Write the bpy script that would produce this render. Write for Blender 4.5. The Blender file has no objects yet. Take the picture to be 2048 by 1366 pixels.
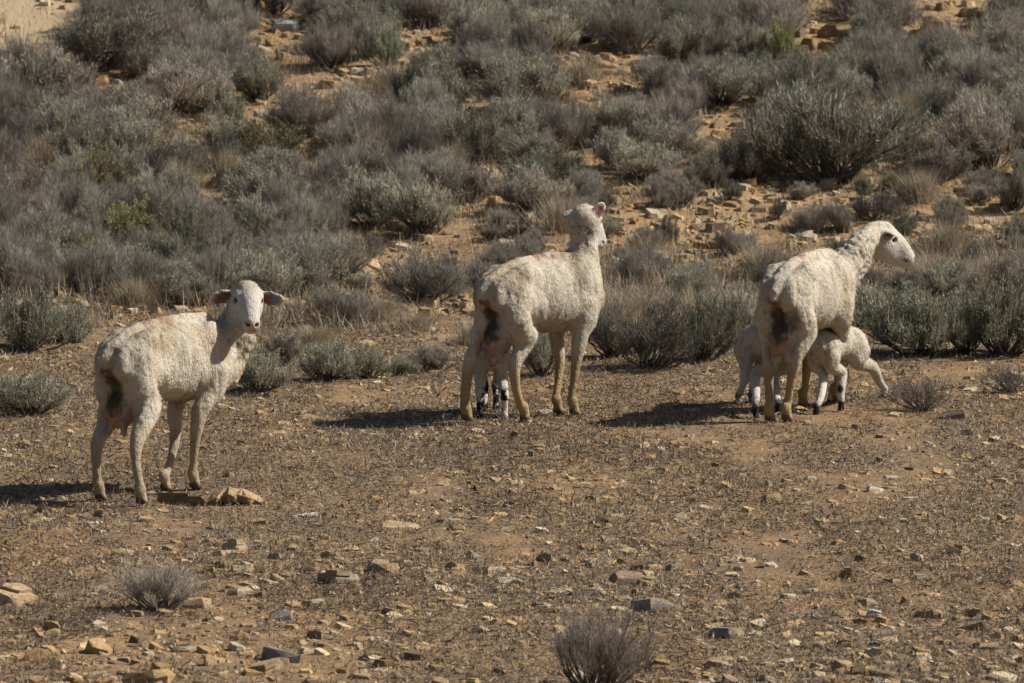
import bpy, bmesh, math, random
import numpy as np
from mathutils import Vector

random.seed(7)
rng = np.random.default_rng(7)
scene = bpy.context.scene
COL = scene.collection

# ------------------------------------------------------------------ camera, sky, sun, exposure
FPX, CX, CY = 14400.0, 1024.0, 683.0        # focal length in photo pixels, photo centre
CAM = np.array([0.0, 0.0, 2.54])
PITCH = 0.0627                               # looking slightly down
cam_d = bpy.data.cameras.new('camera')
cam = bpy.data.objects.new('camera', cam_d)
COL.objects.link(cam)
cam.location = CAM
cam.rotation_euler = (math.pi / 2 - PITCH, 0, 0)
cam_d.sensor_width = 36.0
cam_d.lens = FPX / 2048 * 36.0
cam_d.clip_start, cam_d.clip_end = 0.5, 2000
cam_d.dof.use_dof = True
cam_d.dof.focus_distance = 31.0
cam_d.dof.aperture_fstop = 11
scene.camera = cam

SUN_EL, SUN_AZ = math.radians(41), math.radians(4)   # azimuth from +x, negative = towards the camera side
sun_dir = np.array([math.cos(SUN_EL) * math.cos(SUN_AZ), math.cos(SUN_EL) * math.sin(SUN_AZ), math.sin(SUN_EL)])
world = bpy.data.worlds.new('World')
scene.world = world
world.use_nodes = True
wn = world.node_tree
sky = wn.nodes.new('ShaderNodeTexSky')
sky.sky_type = 'NISHITA'
sky.sun_disc = False
sky.sun_elevation = SUN_EL
sky.sun_rotation = math.pi / 2 - SUN_AZ      # the node counts clockwise from +y
wn.links.new(sky.outputs[0], wn.nodes['Background'].inputs[0])
wn.nodes['Background'].inputs[1].default_value = 0.05
sun_l = bpy.data.lights.new('sun', 'SUN')
sun_l.energy = 5.0
sun_l.angle = math.radians(0.5)
sun_l.color = (1.0, 0.955, 0.885)
sun = bpy.data.objects.new('sun', sun_l)
COL.objects.link(sun)
sun.location = (10, 20, 12)
sun.rotation_euler = Vector(sun_dir).to_track_quat('Z', 'Y').to_euler()
scene.view_settings.view_transform = 'Standard'
scene.view_settings.look = 'None'
scene.view_settings.exposure = 0.45
scene.view_settings.gamma = 1.0
scene.cycles.max_bounces = 5
scene.cycles.diffuse_bounces = 3
scene.cycles.use_denoising = True

# ------------------------------------------------------------------ noise and photo geometry
PERM = np.random.default_rng(3).permutation(256)
PERM = np.concatenate([PERM, PERM, PERM])
RVAL = np.random.default_rng(4).random(256)


def vnoise(x, y, z=0.0):
    x, y, z = np.broadcast_arrays(np.asarray(x, float), np.asarray(y, float), np.asarray(z, float))
    xi, yi, zi = np.floor(x), np.floor(y), np.floor(z)
    fx, fy, fz = x - xi, y - yi, z - zi
    fx, fy, fz = [f * f * (3 - 2 * f) for f in (fx, fy, fz)]
    xi, yi, zi = [i.astype(np.int64) & 255 for i in (xi, yi, zi)]
    out = 0
    for dx in (0, 1):
        wx = fx if dx else 1 - fx
        a = PERM[xi + dx]
        for dy in (0, 1):
            wy = fy if dy else 1 - fy
            b = PERM[a + yi + dy]
            for dz in (0, 1):
                wz = fz if dz else 1 - fz
                out = out + wx * wy * wz * RVAL[PERM[b + zi + dz] & 255]
    return out


def sstep(a, b, x):
    t = np.clip((np.asarray(x, float) - a) / (b - a), 0, 1)
    return t * t * (3 - 2 * t)


_ty = np.arange(-400, 700, 0.05)
_sl = 0.05 + 0.145 * sstep(36.3, 41.5, _ty) - 0.175 * sstep(75, 130, _ty)
_tz = np.cumsum(_sl) * 0.05
_tz -= np.interp(30.0, _ty, _tz)


def ground(x, y):
    x, y = np.asarray(x, float), np.asarray(y, float)
    hill = sstep(37, 42, y)
    h = np.interp(y, _ty, _tz)
    h = h + 0.035 * (vnoise(x / 1.9 + 5.2, y / 1.9) - .5) + (0.02 + .05 * hill) * (vnoise(x / .6, y / .6, 3.3) - .5)
    h = h + 0.16 * hill * (vnoise(x / 2.4 + 9.7, y / 2.4, 7.7) - .5)
    h = h + .05 * np.exp(-((x + 1.96) / .27) ** 2 - ((y - 28.7) / .55) ** 2)
    h = h + 0.010 * (vnoise(x / .17, y / .17, 1.1) - .5)
    return h


FWD = np.array([0, math.cos(PITCH), -math.sin(PITCH)])
UPV = np.array([0, math.sin(PITCH), math.cos(PITCH)])


def ray(px, py):
    return FWD * FPX + np.array([1.0, 0, 0]) * (px - CX) + UPV * (CY - py)


def project(p):
    v = np.asarray(p, float) - CAM
    d = v @ FWD
    return CX + FPX * v[..., 0] / d, CY - FPX * (v @ UPV) / d


_gy = np.arange(22, 70, 0.02)


def on_ground(px, py):
    """where the line of sight through a photo pixel meets the ground"""
    r = ray(px, py)
    t = _gy / r[1]
    x, z = r[0] * t, CAM[2] + r[2] * t
    below = z < ground(x, _gy)
    i = int(np.argmax(below)) if below.any() else len(_gy) - 1
    return np.array([x[i], _gy[i], float(ground(x[i], _gy[i]))])


def px_per_m(y):
    return FPX / y


# ------------------------------------------------------------------ mesh and material helpers
def tag(o, label=None, cat=None, group=None, kind=None):
    if label:
        o['label'] = label
    if cat:
        o['category'] = cat
    if group:
        o['group'] = group
    if kind:
        o['kind'] = kind
    return o


def link(name, data, parent=None, loc=None):
    o = bpy.data.objects.new(name, data)
    COL.objects.link(o)
    if loc is not None:
        o.location = loc
    if parent:
        o.parent = parent
    return o


def np_mesh(name, V, faces, mat=None, col=None, smooth=False):
    """mesh from arrays: faces (n,3) or (n,4)"""
    me = bpy.data.meshes.new(name)
    V = np.asarray(V, np.float32)
    faces = np.asarray(faces, np.int32)
    n, k = faces.shape
    me.vertices.add(len(V))
    me.vertices.foreach_set('co', V.ravel())
    me.loops.add(n * k)
    me.loops.foreach_set('vertex_index', faces.ravel())
    me.polygons.add(n)
    me.polygons.foreach_set('loop_start', np.arange(0, n * k, k, dtype=np.int32))
    me.polygons.foreach_set('loop_total', np.full(n, k, np.int32))
    me.polygons.foreach_set('use_smooth', np.full(n, smooth))
    if col is not None:
        a = me.attributes.new('col', 'FLOAT_COLOR', 'POINT')
        c = np.ones((len(V), 4), np.float32)
        c[:, :3] = col
        a.data.foreach_set('color', c.ravel())
    me.update(calc_edges=True)
    if mat:
        me.materials.append(mat)
    return me


class NT:
    """tiny node-tree builder"""
    def __init__(self, name):
        self.m = bpy.data.materials.new(name)
        self.m.use_nodes = True
        self.t = self.m.node_tree
        self.b = self.t.nodes['Principled BSDF']
        self.b.inputs['Roughness'].default_value = .95
        self.b.inputs['Specular IOR Level'].default_value = .15

    def n(self, typ, **kw):
        nd = self.t.nodes.new('ShaderNode' + typ)
        for k, v in kw.items():
            if k.startswith('i_'):
                nd.inputs[k[2:].replace('_', ' ')].default_value = v
            else:
                setattr(nd, k, v)
        return nd

    def l(self, a, b):
        self.t.links.new(a, b)

    def mix(self, fac, a, b, mode='MIX'):
        nd = self.n('Mix', data_type='RGBA', blend_type=mode)
        for s, v in ((0, fac), (6, a), (7, b)):
            if isinstance(v, (int, float)):
                nd.inputs[s].default_value = v
            elif isinstance(v, tuple):
                nd.inputs[s].default_value = (*v, 1)
            else:
                self.l(v, nd.inputs[s])
        return nd.outputs[2]

    def noise(self, scale, vec=None, detail=4, rough=.6, dist=0.0):
        nd = self.n('TexNoise', i_Scale=scale, i_Detail=detail, i_Roughness=rough, i_Distortion=dist)
        if vec is not None:
            self.l(vec, nd.inputs['Vector'])
        return nd.outputs[0]

    def ramp(self, fac, stops):
        nd = self.n('ValToRGB')
        e = nd.color_ramp.elements
        while len(e) < len(stops):
            e.new(.5)
        for el, (p, c) in zip(e, stops):
            el.position = p
            el.color = (*c, 1) if isinstance(c, tuple) else (c, c, c, 1)
        self.l(fac, nd.inputs[0])
        return nd.outputs[0]

    def bump(self, h, strength, dist, prev=None):
        nd = self.n('Bump', i_Strength=strength, i_Distance=dist)
        self.l(h, nd.inputs['Height'])
        if prev is not None:
            self.l(prev, nd.inputs['Normal'])
        return nd.outputs[0]


def obj_coords(t, scale=(1, 1, 1)):
    c = t.n('TexCoord')
    mp = t.n('Mapping')
    mp.inputs['Scale'].default_value = scale
    t.l(c.outputs['Object'], mp.inputs['Vector'])
    return mp.outputs[0]


def mat_ground():
    t = NT('dry_soil')
    pos = obj_coords(t)
    n1 = t.noise(.9, pos, 5, .6)
    n2 = t.noise(7, pos, 6, .65, .4)
    n3 = t.noise(38, pos, 6, .7)
    at = t.n('Attribute', attribute_name='col')
    sep = t.n('SeparateColor')
    t.l(at.outputs['Color'], sep.inputs[0])
    soil = t.ramp(n2, [(.28, (.115, .072, .042)), (.44, (.255, .160, .080)), (.57, (.395, .245, .110)), (.74, (.54, .385, .20))])
    grit = t.ramp(n3, [(.34, (.10, .075, .055)), (.5, (.28, .19, .115)), (.72, (.48, .34, .20))])
    c = t.mix(.48, soil, grit)
    grey = t.ramp(n1, [(.42, 0.0), (.62, 1.0)])
    c = t.mix(t.mix(.55, (0, 0, 0), grey), c, (.19, .135, .092))
    hillc = t.ramp(n2, [(.3, (.21, .135, .07)), (.48, (.44, .29, .145)), (.7, (.60, .44, .26))])
    c = t.mix(sep.outputs[1], c, t.mix(.3, hillc, grit))
    c = t.mix(sep.outputs[0], c, t.mix(.25, (.56, .44, .28), grit))
    c = t.mix(sep.outputs[2], c, t.mix(.5, (.27, .165, .09), soil))
    c = t.mix(1.0, c, (.84, .82, .80), 'MULTIPLY')
    t.l(c, t.b.inputs['Base Color'])
    vo = t.n('TexVoronoi', i_Scale=55.0)
    t.l(pos, vo.inputs['Vector'])
    b = t.bump(n2, .6, .03)
    b = t.bump(n3, .8, .012, b)
    b = t.bump(vo.outputs[0], .5, .008, b)
    t.l(b, t.b.inputs['Normal'])
    return t.m


def mat_stone(name, dark, mid, light, lichen=None):
    t = NT(name)
    pos = obj_coords(t)
    oi = t.n('ObjectInfo')
    add = t.n('VectorMath', operation='ADD')
    mul = t.n('VectorMath', operation='SCALE')
    t.l(oi.outputs['Location'], mul.inputs[0])
    mul.inputs['Scale'].default_value = 7.3
    t.l(pos, add.inputs[0])
    t.l(mul.outputs[0], add.inputs[1])
    v = add.outputs[0]
    n1 = t.noise(2.2, v, 5, .65, .5)
    n2 = t.noise(14, v, 5, .7)
    c = t.ramp(n1, [(.3, dark), (.5, mid), (.68, light)])
    c = t.mix(.35, c, t.ramp(n2, [(.3, dark), (.55, mid), (.75, light)]))
    if lichen:
        n4 = t.noise(3.2, v, 4, .6)
        c = t.mix(t.ramp(n4, [(.5, 0.0), (.58, 1.0)]), c, lichen)
    hs = t.n('HueSaturation')
    mr = t.n('MapRange')
    mr.inputs[3].default_value, mr.inputs[4].default_value = .7, 1.2
    t.l(oi.outputs['Random'], mr.inputs[0])
    t.l(mr.outputs[0], hs.inputs['Value'])
    t.l(c, hs.inputs['Color'])
    t.l(hs.outputs[0], t.b.inputs['Base Color'])
    b = t.bump(n1, .5, .15)
    b = t.bump(n2, .6, .05, b)
    t.l(b, t.b.inputs['Normal'])
    t.b.inputs['Roughness'].default_value = .88
    return t.m


def mat_attr(name, vary=True, rough=.9, transl=0.0, bump=None):
    t = NT(name)
    at = t.n('Attribute', attribute_name='col')
    c = at.outputs['Color']
    if vary:
        oi = t.n('ObjectInfo')
        hs = t.n('HueSaturation')
        mr = t.n('MapRange')
        mr.inputs[3].default_value, mr.inputs[4].default_value = .70, 1.28
        t.l(oi.outputs['Random'], mr.inputs[0])
        t.l(mr.outputs[0], hs.inputs['Value'])
        m2 = t.n('Math', operation='MULTIPLY')
        m2.inputs[1].default_value = 7.31
        t.l(oi.outputs['Random'], m2.inputs[0])
        m3 = t.n('Math', operation='FRACT')
        t.l(m2.outputs[0], m3.inputs[0])
        m4 = t.n('MapRange')
        m4.inputs[3].default_value, m4.inputs[4].default_value = .478, .515
        t.l(m3.outputs[0], m4.inputs[0])
        t.l(m4.outputs[0], hs.inputs['Hue'])
        t.l(c, hs.inputs['Color'])
        c = hs.outputs[0]
    t.l(c, t.b.inputs['Base Color'])
    t.b.inputs['Roughness'].default_value = rough
    if bump == 'wool':
        pos = obj_coords(t)
        pz = obj_coords(t, (1, 1, .35))
        n0 = t.noise(11, pos, 3, .55)
        n1 = t.noise(55, pos, 4, .6, .6)
        n2 = t.noise(150, pz, 3, .6)
        b = t.bump(n0, .3, .02)
        b = t.bump(n1, .75, .012, b)
        b = t.bump(n2, .95, .007, b)
        t.l(b, t.b.inputs['Normal'])
        c2 = t.mix(t.ramp(n1, [(.3, .45), (.55, 0.0)]), c, t.mix(1.0, c, (.72, .64, .52), 'MULTIPLY'))
        t.l(c2, t.b.inputs['Base Color'])
    if bump == 'grain':
        pos = obj_coords(t)
        n0 = t.noise(60, pos, 5, .7)
        t.l(t.mix(1.0, c, t.ramp(n0, [(.3, .55), (.6, 1.0)]), 'MULTIPLY'), t.b.inputs['Base Color'])
        t.l(t.bump(n0, .6, .01), t.b.inputs['Normal'])
    if transl > 0:
        tr = t.n('BsdfTranslucent')
        ms = t.n('MixShader')
        ms.inputs[0].default_value = transl
        t.l(c, tr.inputs['Color'])
        out = t.t.nodes['Material Output']
        t.l(t.b.outputs[0], ms.inputs[1])
        t.l(tr.outputs[0], ms.inputs[2])
        t.l(ms.outputs[0], out.inputs['Surface'])
    return t.m


def mat_plain(name, c, rough=.5, spec=.5):
    t = NT(name)
    pos = obj_coords(t)
    n = t.noise(30, pos)
    t.l(t.mix(n, c, tuple(x * .7 for x in c)), t.b.inputs['Base Color'])
    t.b.inputs['Roughness'].default_value = rough
    t.b.inputs['Specular IOR Level'].default_value = spec
    return t.m


M_GROUND = mat_ground()
STONES = {
    'tan': mat_stone('tan_sandstone', (.27, .17, .09), (.50, .35, .20), (.66, .51, .33)),
    'cream': mat_stone('cream_stone', (.40, .30, .185), (.60, .475, .32), (.70, .59, .43)),
    'ochre': mat_stone('ochre_stone', (.31, .175, .07), (.52, .33, .155), (.63, .46, .26)),
    'brown': mat_stone('brown_stone', (.15, .10, .065), (.30, .21, .135), (.45, .33, .21)),
    'white': mat_stone('white_stone', (.58, .54, .48), (.72, .67, .60), (.80, .76, .70)),
    'slab': mat_stone('weathered_slab', (.11, .075, .045), (.27, .18, .10), (.44, .32, .19)),
    'grey': mat_stone('lichened_grey_stone', (.17, .16, .15), (.34, .325, .305), (.52, .50, .47), (.42, .26, .11)),
}
M_LEAF = mat_attr('sage_foliage', transl=.18)
M_BARK = mat_attr('grey_bark', rough=.95)
M_GRASS = mat_attr('dry_grass_blades', vary=False, transl=.15)
M_GRAVEL = mat_attr('gravel_chips', vary=False, bump='grain')
M_BODY = mat_attr('sheep_coat', vary=False, bump='wool', rough=1.0)
M_WOOL = mat_attr('wool_fibres', vary=False, rough=1.0)
M_EYE = mat_plain('amber_eye', (.03, .018, .006), .12, .6)
M_TAG = mat_plain('blue_plastic', (.05, .16, .42), .45)

# ------------------------------------------------------------------ terrain
# bare patches on the hillside, photo pixels (x0, x1, y0, y1)
BARE = [(0, 165, 0, 85), (160, 265, 140, 185), (510, 625, 25, 112), (580, 790, 130, 205), (480, 565, 205, 255),
        (385, 500, 340, 405), (580, 640, 275, 345), (935, 1000, 150, 250), (1110, 1300, 105, 215), (980, 1025, 340, 420),
        (1225, 1300, 355, 395), (1595, 1710, 35, 115), (1800, 1965, 0, 75), (1385, 1500, 235, 315), (1840, 1905, 225, 300),
        (1400, 1700, 375, 470), (1800, 2048, 380, 480), (1210, 1520, 430, 545), (1560, 2048, 400, 500),
        (690, 800, 480, 560), (200, 430, 600, 690), (740, 960, 590, 690), (1900, 1940, 280, 330), (1010, 1130, 440, 560),
        (800, 900, 60, 110), (330, 400, 225, 262), (820, 920, 370, 400), (60, 130, 300, 335), (1130, 1190, 300, 335)]


def bare_world():
    out = []
    for x0, x1, y0, y1 in BARE:
        a, b = on_ground((x0 + x1) / 2, y1), on_ground((x0 + x1) / 2, y0)
        w = (x1 - x0) / 2 / px_per_m((a[1] + b[1]) / 2)
        out.append((a[0], (a[1] + b[1]) / 2, w, max((b[1] - a[1]) / 2, .25)))
    return out


BARE_W = bare_world()


def build_ground():
    xs = np.concatenate([-np.geomspace(400, 4.6, 26), np.arange(-4.4, 4.41, .035), np.geomspace(4.6, 400, 26)])
    ys = np.concatenate([np.linspace(-350, 20, 20), np.arange(21, 23.6, .3), np.arange(23.7, 52, .045), np.geomspace(52.2, 700, 40)])
    X, Y = np.meshgrid(xs, ys, indexing='ij')
    Z = ground(X, Y)
    V = np.stack([X, Y, Z], -1).reshape(-1, 3)
    nx, ny = len(xs), len(ys)
    i = np.arange(nx * ny).reshape(nx, ny)
    Fq = np.stack([i[:-1, :-1], i[1:, :-1], i[1:, 1:], i[:-1, 1:]], -1).reshape(-1, 4)
    x, y = V[:, 0], V[:, 1]
    hillm = sstep(36.5, 40.5, y + 1.2 * (vnoise(x / .8, y / .8, 2.2) - .5)) * (.35 + .5 * vnoise(x / 1.3, y / 1.3, 5.5))
    for bx, by, bw, bh in BARE_W[1:]:
        e = ((x - bx) / (bw * 1.25)) ** 2 + ((y - by) / (bh * 1.4)) ** 2
        hillm = np.maximum(hillm, .8 * (1 - sstep(.5, 1.6, e)))
    hillm *= (1 - .6 * sstep(38.3, 37.0, y))
    sand = np.zeros_like(x)
    bx, by, bw, bh = BARE_W[0]
    sand = 1 - sstep(.7, 1.6, ((x - bx + .5) / (bw * 2.6)) ** 2 + ((y - by - .4) / (bh * 2.6)) ** 2)
    g = on_ground(60, 1095)
    smooth_patch = 1 - sstep(.5, 1.3, ((x - g[0]) / .22) ** 2 + ((y - g[1]) / .8) ** 2)
    col = np.stack([sand, np.clip(hillm, 0, 1), smooth_patch], -1)
    o = link('ground', np_mesh('ground', V, Fq, M_GROUND, col, True))
    tag(o, 'dry stony brown ground rising into an orange hillside', kind='structure')


build_ground()

# ------------------------------------------------------------------ sheep: smooth blended solids, meshed as one continuous skin
class Field:
    def __init__(self, lo, hi, h):
        self.lo, self.h = np.array(lo, float), h
        self.ax = [np.arange(l, u + h, h) for l, u in zip(lo, hi)]
        self.F = np.full([len(a) for a in self.ax], 1.0, np.float32)

    def sub(self, lo, hi):
        sl, g = [], []
        for a, l, u in zip(self.ax, lo, hi):
            i0 = int(np.clip(np.searchsorted(a, l), 0, len(a) - 1))
            i1 = int(np.clip(np.searchsorted(a, u), i0 + 1, len(a)))
            sl.append(slice(i0, i1))
            g.append(a[i0:i1])
        P = np.stack(np.meshgrid(*g, indexing='ij'), -1) - self.lo
        P = P.astype(np.float32)
        return tuple(sl), P

    def blend(self, sl, d, k, cut=False):
        a = self.F[sl]
        if cut:
            d = -d
            h = np.maximum(k - np.abs(a - d), 0) / k
            self.F[sl] = np.maximum(a, d) + h * h * k * .25
        else:
            h = np.maximum(k - np.abs(a - d), 0) / k
            self.F[sl] = np.minimum(a, d) - h * h * k * .25

    def chain(self, pts, rad, k=.03, flat=None, flatk=1.0, cut=False):
        pts = np.array(pts, float)
        rad = np.array(rad, float)
        if len(pts) > 2:                                     # smooth the joint line a little
            n = len(pts)
            T = np.linspace(0, n - 1, (n - 1) * 3 + 1)
            q, r = [], []
            for t in T:
                i = min(int(t), n - 2)
                u = t - i
                p0, p1, p2, p3 = pts[max(i - 1, 0)], pts[i], pts[i + 1], pts[min(i + 2, n - 1)]
                q.append(.5 * ((2 * p1) + (-p0 + p2) * u + (2 * p0 - 5 * p1 + 4 * p2 - p3) * u * u + (-p0 + 3 * p1 - 3 * p2 + p3) * u ** 3))
                r.append(rad[i] * (1 - u) + rad[i + 1] * u)
            pts, rad = np.array(q), np.array(r)
        m = rad.max() + k + .03
        sl, P = self.sub(pts.min(0) - m, pts.max(0) + m)
        d = None
        if flat is not None:
            flat = (np.array(flat, float) / np.linalg.norm(flat)).astype(np.float32)
        for a, b, ra, rb in zip((pts - self.lo)[:-1].astype(np.float32), (pts - self.lo)[1:].astype(np.float32), rad[:-1], rad[1:]):
            ab = b - a
            pa = P - a
            t = np.clip((pa @ ab) / max(ab @ ab, 1e-9), 0, 1)
            v = pa - t[..., None] * ab
            if flat is not None:
                v = v + (flatk - 1) * (v @ flat)[..., None] * flat
            dd = np.sqrt((v * v).sum(-1)) - (ra + (rb - ra) * t)
            if flat is not None and flatk > 1:
                dd = dd / (1 + (flatk - 1) * .5)
            d = dd if d is None else np.minimum(d, dd)
        self.blend(sl, d, k, cut)

    def ball(self, c, r, B, k=.05, cut=False):
        """ellipsoid, radii r along the columns of basis B"""
        c, r = np.array(c, float), np.array(r, float)
        m = r.max() + k + .03
        sl, P = self.sub(c - m, c + m)
        q = (P - (c - self.lo).astype(np.float32)) @ np.asarray(B, np.float32)
        r = r.astype(np.float32)
        k0 = np.sqrt(((q / r) ** 2).sum(-1))
        k1 = np.sqrt(((q / (r * r)) ** 2).sum(-1)) + 1e-9
        self.blend(sl, k0 * (k0 - 1) / k1, k, cut)

    def mesh(self):
        F, h, lo = self.F, self.h, self.lo
        S = F < 0
        nx, ny, nz = F.shape
        corners = [(a, b, c) for a in (0, 1) for b in (0, 1) for c in (0, 1)]
        cnt = sum(S[a:nx - 1 + a, b:ny - 1 + b, c:nz - 1 + c].astype(np.int8) for a, b, c in corners)
        cells = np.argwhere((cnt > 0) & (cnt < 8))
        idx = np.full((nx - 1, ny - 1, nz - 1), -1, np.int64)
        idx[tuple(cells.T)] = np.arange(len(cells))
        pos = np.zeros((len(cells), 3))
        num = np.zeros(len(cells))
        for c0 in corners:
            for ax in range(3):
                if c0[ax]:
                    continue
                c1 = list(c0)
                c1[ax] = 1
                v0 = F[tuple((cells + c0).T)].astype(float)
                v1 = F[tuple((cells + c1).T)].astype(float)
                cr = (v0 < 0) != (v1 < 0)
                t = np.where(cr, v0 / np.where(cr, v0 - v1, 1), 0)
                p = np.tile(np.array(c0, float), (len(cells), 1))
                p[:, ax] = t
                pos += p * cr[:, None]
                num += cr
        V = lo + (cells + pos / num[:, None]) * h
        quads = []
        for ax in range(3):
            o1, o2 = (ax + 1) % 3, (ax + 2) % 3
            n = [nx, ny, nz]
            sl0 = [slice(1, m - 1) for m in n]
            sl0[ax] = slice(0, n[ax] - 1)
            sl1 = list(sl0)
            sl1[ax] = slice(1, n[ax])
            a, b = S[tuple(sl0)], S[tuple(sl1)]
            for inside in (True, False):
                e = np.argwhere((a != b) & (a == inside))
                off = np.ones(3, int)
                off[ax] = 0
                e = e + off
                e1, e2 = np.zeros(3, int), np.zeros(3, int)
                e1[o1], e2[o2] = 1, 1
                q = [idx[tuple((e - d).T)] for d in (e1 + e2, e2, np.zeros(3, int), e1)]
                quads.append(np.stack(q if inside else q[::-1], -1))
        Q = np.concatenate(quads)
        return V, Q[(Q >= 0).all(1)]


def vnormals(V, Q):
    n = np.cross(V[Q[:, 2]] - V[Q[:, 0]], V[Q[:, 3]] - V[Q[:, 1]])
    N = np.zeros_like(V)
    for k in range(4):
        np.add.at(N, Q[:, k], n)
    return N / (np.linalg.norm(N, axis=1, keepdims=True) + 1e-12)


def unit(v):
    v = np.array(v, float)
    return v / np.linalg.norm(v)


WOOL = np.array([.505, .442, .350])
FACE = np.array([.51, .468, .415])
LEGC = np.array([.345, .27, .18])
DARK = np.array([.035, .025, .018])
PINK = np.array([.47, .25, .19])


class Beast:
    """a sheep in a frame: s forward, lateral to its right, z up from the ground at its hind feet"""
    def __init__(self, rear_px, heading, h):
        self.O = on_ground(*rear_px)
        self.f = np.array([*unit(heading), 0.0])
        self.r = np.array([self.f[1], -self.f[0], 0.0])
        self.B = np.stack([self.f, self.r, [0, 0, 1.0]], -1)
        self.h = h
        self.paint = []
        self.eyes = []
        self.earpts = []
        self.hooves = []
        self.headbasis = None
        self.slope = .05 * self.f[1]

    def L(self, s, lat, z):
        """local point, following the general slope of the ground"""
        return self.O + s * self.f + lat * self.r + np.array([0, 0, z + s * self.slope])

    def M(self, px, py, lat):
        """photo pixel onto the animal's own vertical plane at a lateral offset"""
        r = ray(px, py)
        A = np.array([[r[0], -self.f[0]], [r[1], -self.f[1]]])
        b = (self.O + lat * self.r)[:2] - CAM[:2]
        t, s = np.linalg.solve(A, b)
        return CAM + t * r

    def lat_of(self, p):
        return float((p - self.O) @ self.r)

    def start(self, lo, hi):
        self.fd = Field(self.O + lo, self.O + hi, self.h)

    def leg(self, top, mids, hoof_px, rad, scale=1.0, toe=None, lat_top=.1):
        """top: local points with radii; mids: photo pixels down the leg with radii (none: laid out in the
        animal's own frame); the hoof stands on the ground"""
        g = on_ground(*hoof_px)
        lh = self.lat_of(g)
        toe = self.f if toe is None else unit(toe)
        Z = np.array([0, 0, 1.0])
        pts = [p for p, _ in top]
        rr = [r for _, r in top]
        n = len(mids)
        for i, (px, py, r) in enumerate(mids):
            u = (i + 1) / n
            pts.append(self.M(px, py, lat_top * (1 - u) + lh * u))
            rr.append(r)
        if not mids:
            p = pts[-1]
            hindleg = (p - self.O) @ self.f < .12
            k = g + Z * .115 + self.f * (-.045 if hindleg else .0)
            pts += [(p + k) / 2, k, (k + g) / 2 + Z * .03]
            rr += [.024, .019, .0155]
        fet = g - toe * .008 * scale + Z * .072 * scale
        cor = g + toe * .002 * scale + Z * .034 * scale
        self.fd.chain(pts + [fet, cor], rr + [rad * .9, rad * .84], .025)
        self.fd.chain([fet - toe * .014 * scale, fet - toe * .016 * scale - Z * .012 * scale], [rad * .6, rad * .5], .012)
        sd_ = np.cross(toe, Z)
        for sd in (-1, 1):                                   # two claws
            a = g + sd_ * sd * .0115 * scale + Z * .022 * scale
            b = g + sd_ * sd * .0130 * scale + toe * .018 * scale + Z * .010 * scale
            self.fd.chain([a, b], [.0155 * scale, .0105 * scale], .007)
        self.hooves.append(g)
        self.paint.append((g + Z * .004 * scale, .034 * scale, np.array(self.hoofc), 1.0, .2))
        return g

    def head(self, C, fwd, up, sc, ears, tilt_wool=True):
        f = unit(fwd)
        l = unit(np.cross(up, f))
        u = np.cross(f, l)
        H = np.stack([f, l, u], -1)
        self.H, self.C, self.sc = H, np.array(C), sc
        fd = self.fd

        def P(x, y, z):
            return C + H @ (np.array([x, y, z]) * sc)
        self.HP = P
        s = sc
        fd.ball(P(-.005, 0, .002), np.array([.078, .062, .064]) * s, H, .03)
        fd.chain([P(.03, 0, .020), P(.095, 0, .004), P(.155, 0, -.022), P(.192, 0, -.042)], np.array([.050, .047, .039, .032]) * s, .04)
        fd.chain([P(-.01, 0, -.055), P(.07, 0, -.072), P(.15, 0, -.073), P(.180, 0, -.072)], np.array([.040, .038, .031, .024]) * s, .045)
        fd.ball(P(.192, 0, -.048), np.array([.026, .034, .024]) * s, H, .015)
        for y in (-1, 1):
            fd.ball(P(.025, y * .034, -.035), np.array([.060, .026, .042]) * s, H, .05)
            fd.ball(P(.048, y * .049, .026), np.array([.026, .015, .015]) * s, H, .018)
            fd.ball(P(.066, y * .060, .008), np.array([.015, .010, .010]) * s, H, .012, cut=True)
            fd.ball(P(.215, y * .017, -.043), np.array([.012, .006, .008]) * s, H, .006, cut=True)
            fd.chain([P(.212, y * .006, -.067), P(.165, y * .036, -.064)], np.array([.005, .0045]) * s, .005, cut=True)
            self.eyes.append((P(.058, y * .0525, .010), .0125 * s))
        for base, mid, tip, nrm, w in ears:
            b, m, t = P(*base), P(*mid), P(*tip)
            nrm = unit(H @ np.array(nrm))
            self.earpts.append((b, m, t))
            fd.chain([b, m, m * .4 + t * .6, t], np.array([.015, .030 * w, .026 * w, .008]) * s, .014, nrm, 3.2)
            mc = (b + 2 * m + t) / 4
            fd.chain([b * .55 + m * .45 + nrm * .012 * s, m + nrm * .013 * s, (m + t) / 2 + nrm * .013 * s], np.array([.010, .019 * w, .012]) * s, .010, nrm, 1.6, cut=True)
            self.paint.append((m + nrm * .012 * s, .031 * s * w, PINK * .42, .95, .3, nrm))
            self.paint.append((m * .5 + t * .5 + nrm * .010 * s, .020 * s * w, PINK * .6, .9, .4, nrm))
            self.paint.append((b * .4 + m * .6 + nrm * .012 * s, .02 * s, PINK * .4, .8, .5, nrm))
        self.paint.append((P(.208, 0, -.048), .024 * s, np.array([.60, .38, .32]), .9, .5))
        for y in (-1, 1):
            self.paint.append((P(.214, y * .014, -.044), .009 * s, np.array([.12, .05, .04]), .95, .4))
            for u in (0, .2, .4, .6, .8, 1):
                self.paint.append((P(.212 - .055 * u, y * (.010 + .030 * u), -.068 + .006 * u), .0075 * s, np.array([.20, .115, .09]), .85, .4))
            self.paint.append((P(.208, y * .026, -.040), .009 * s, np.array([.16, .07, .055]), .9, .4))
            self.paint.append((P(.064, y * .056, .009), .016 * s, np.array([.20, .12, .08]), .7, .5))

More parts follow.
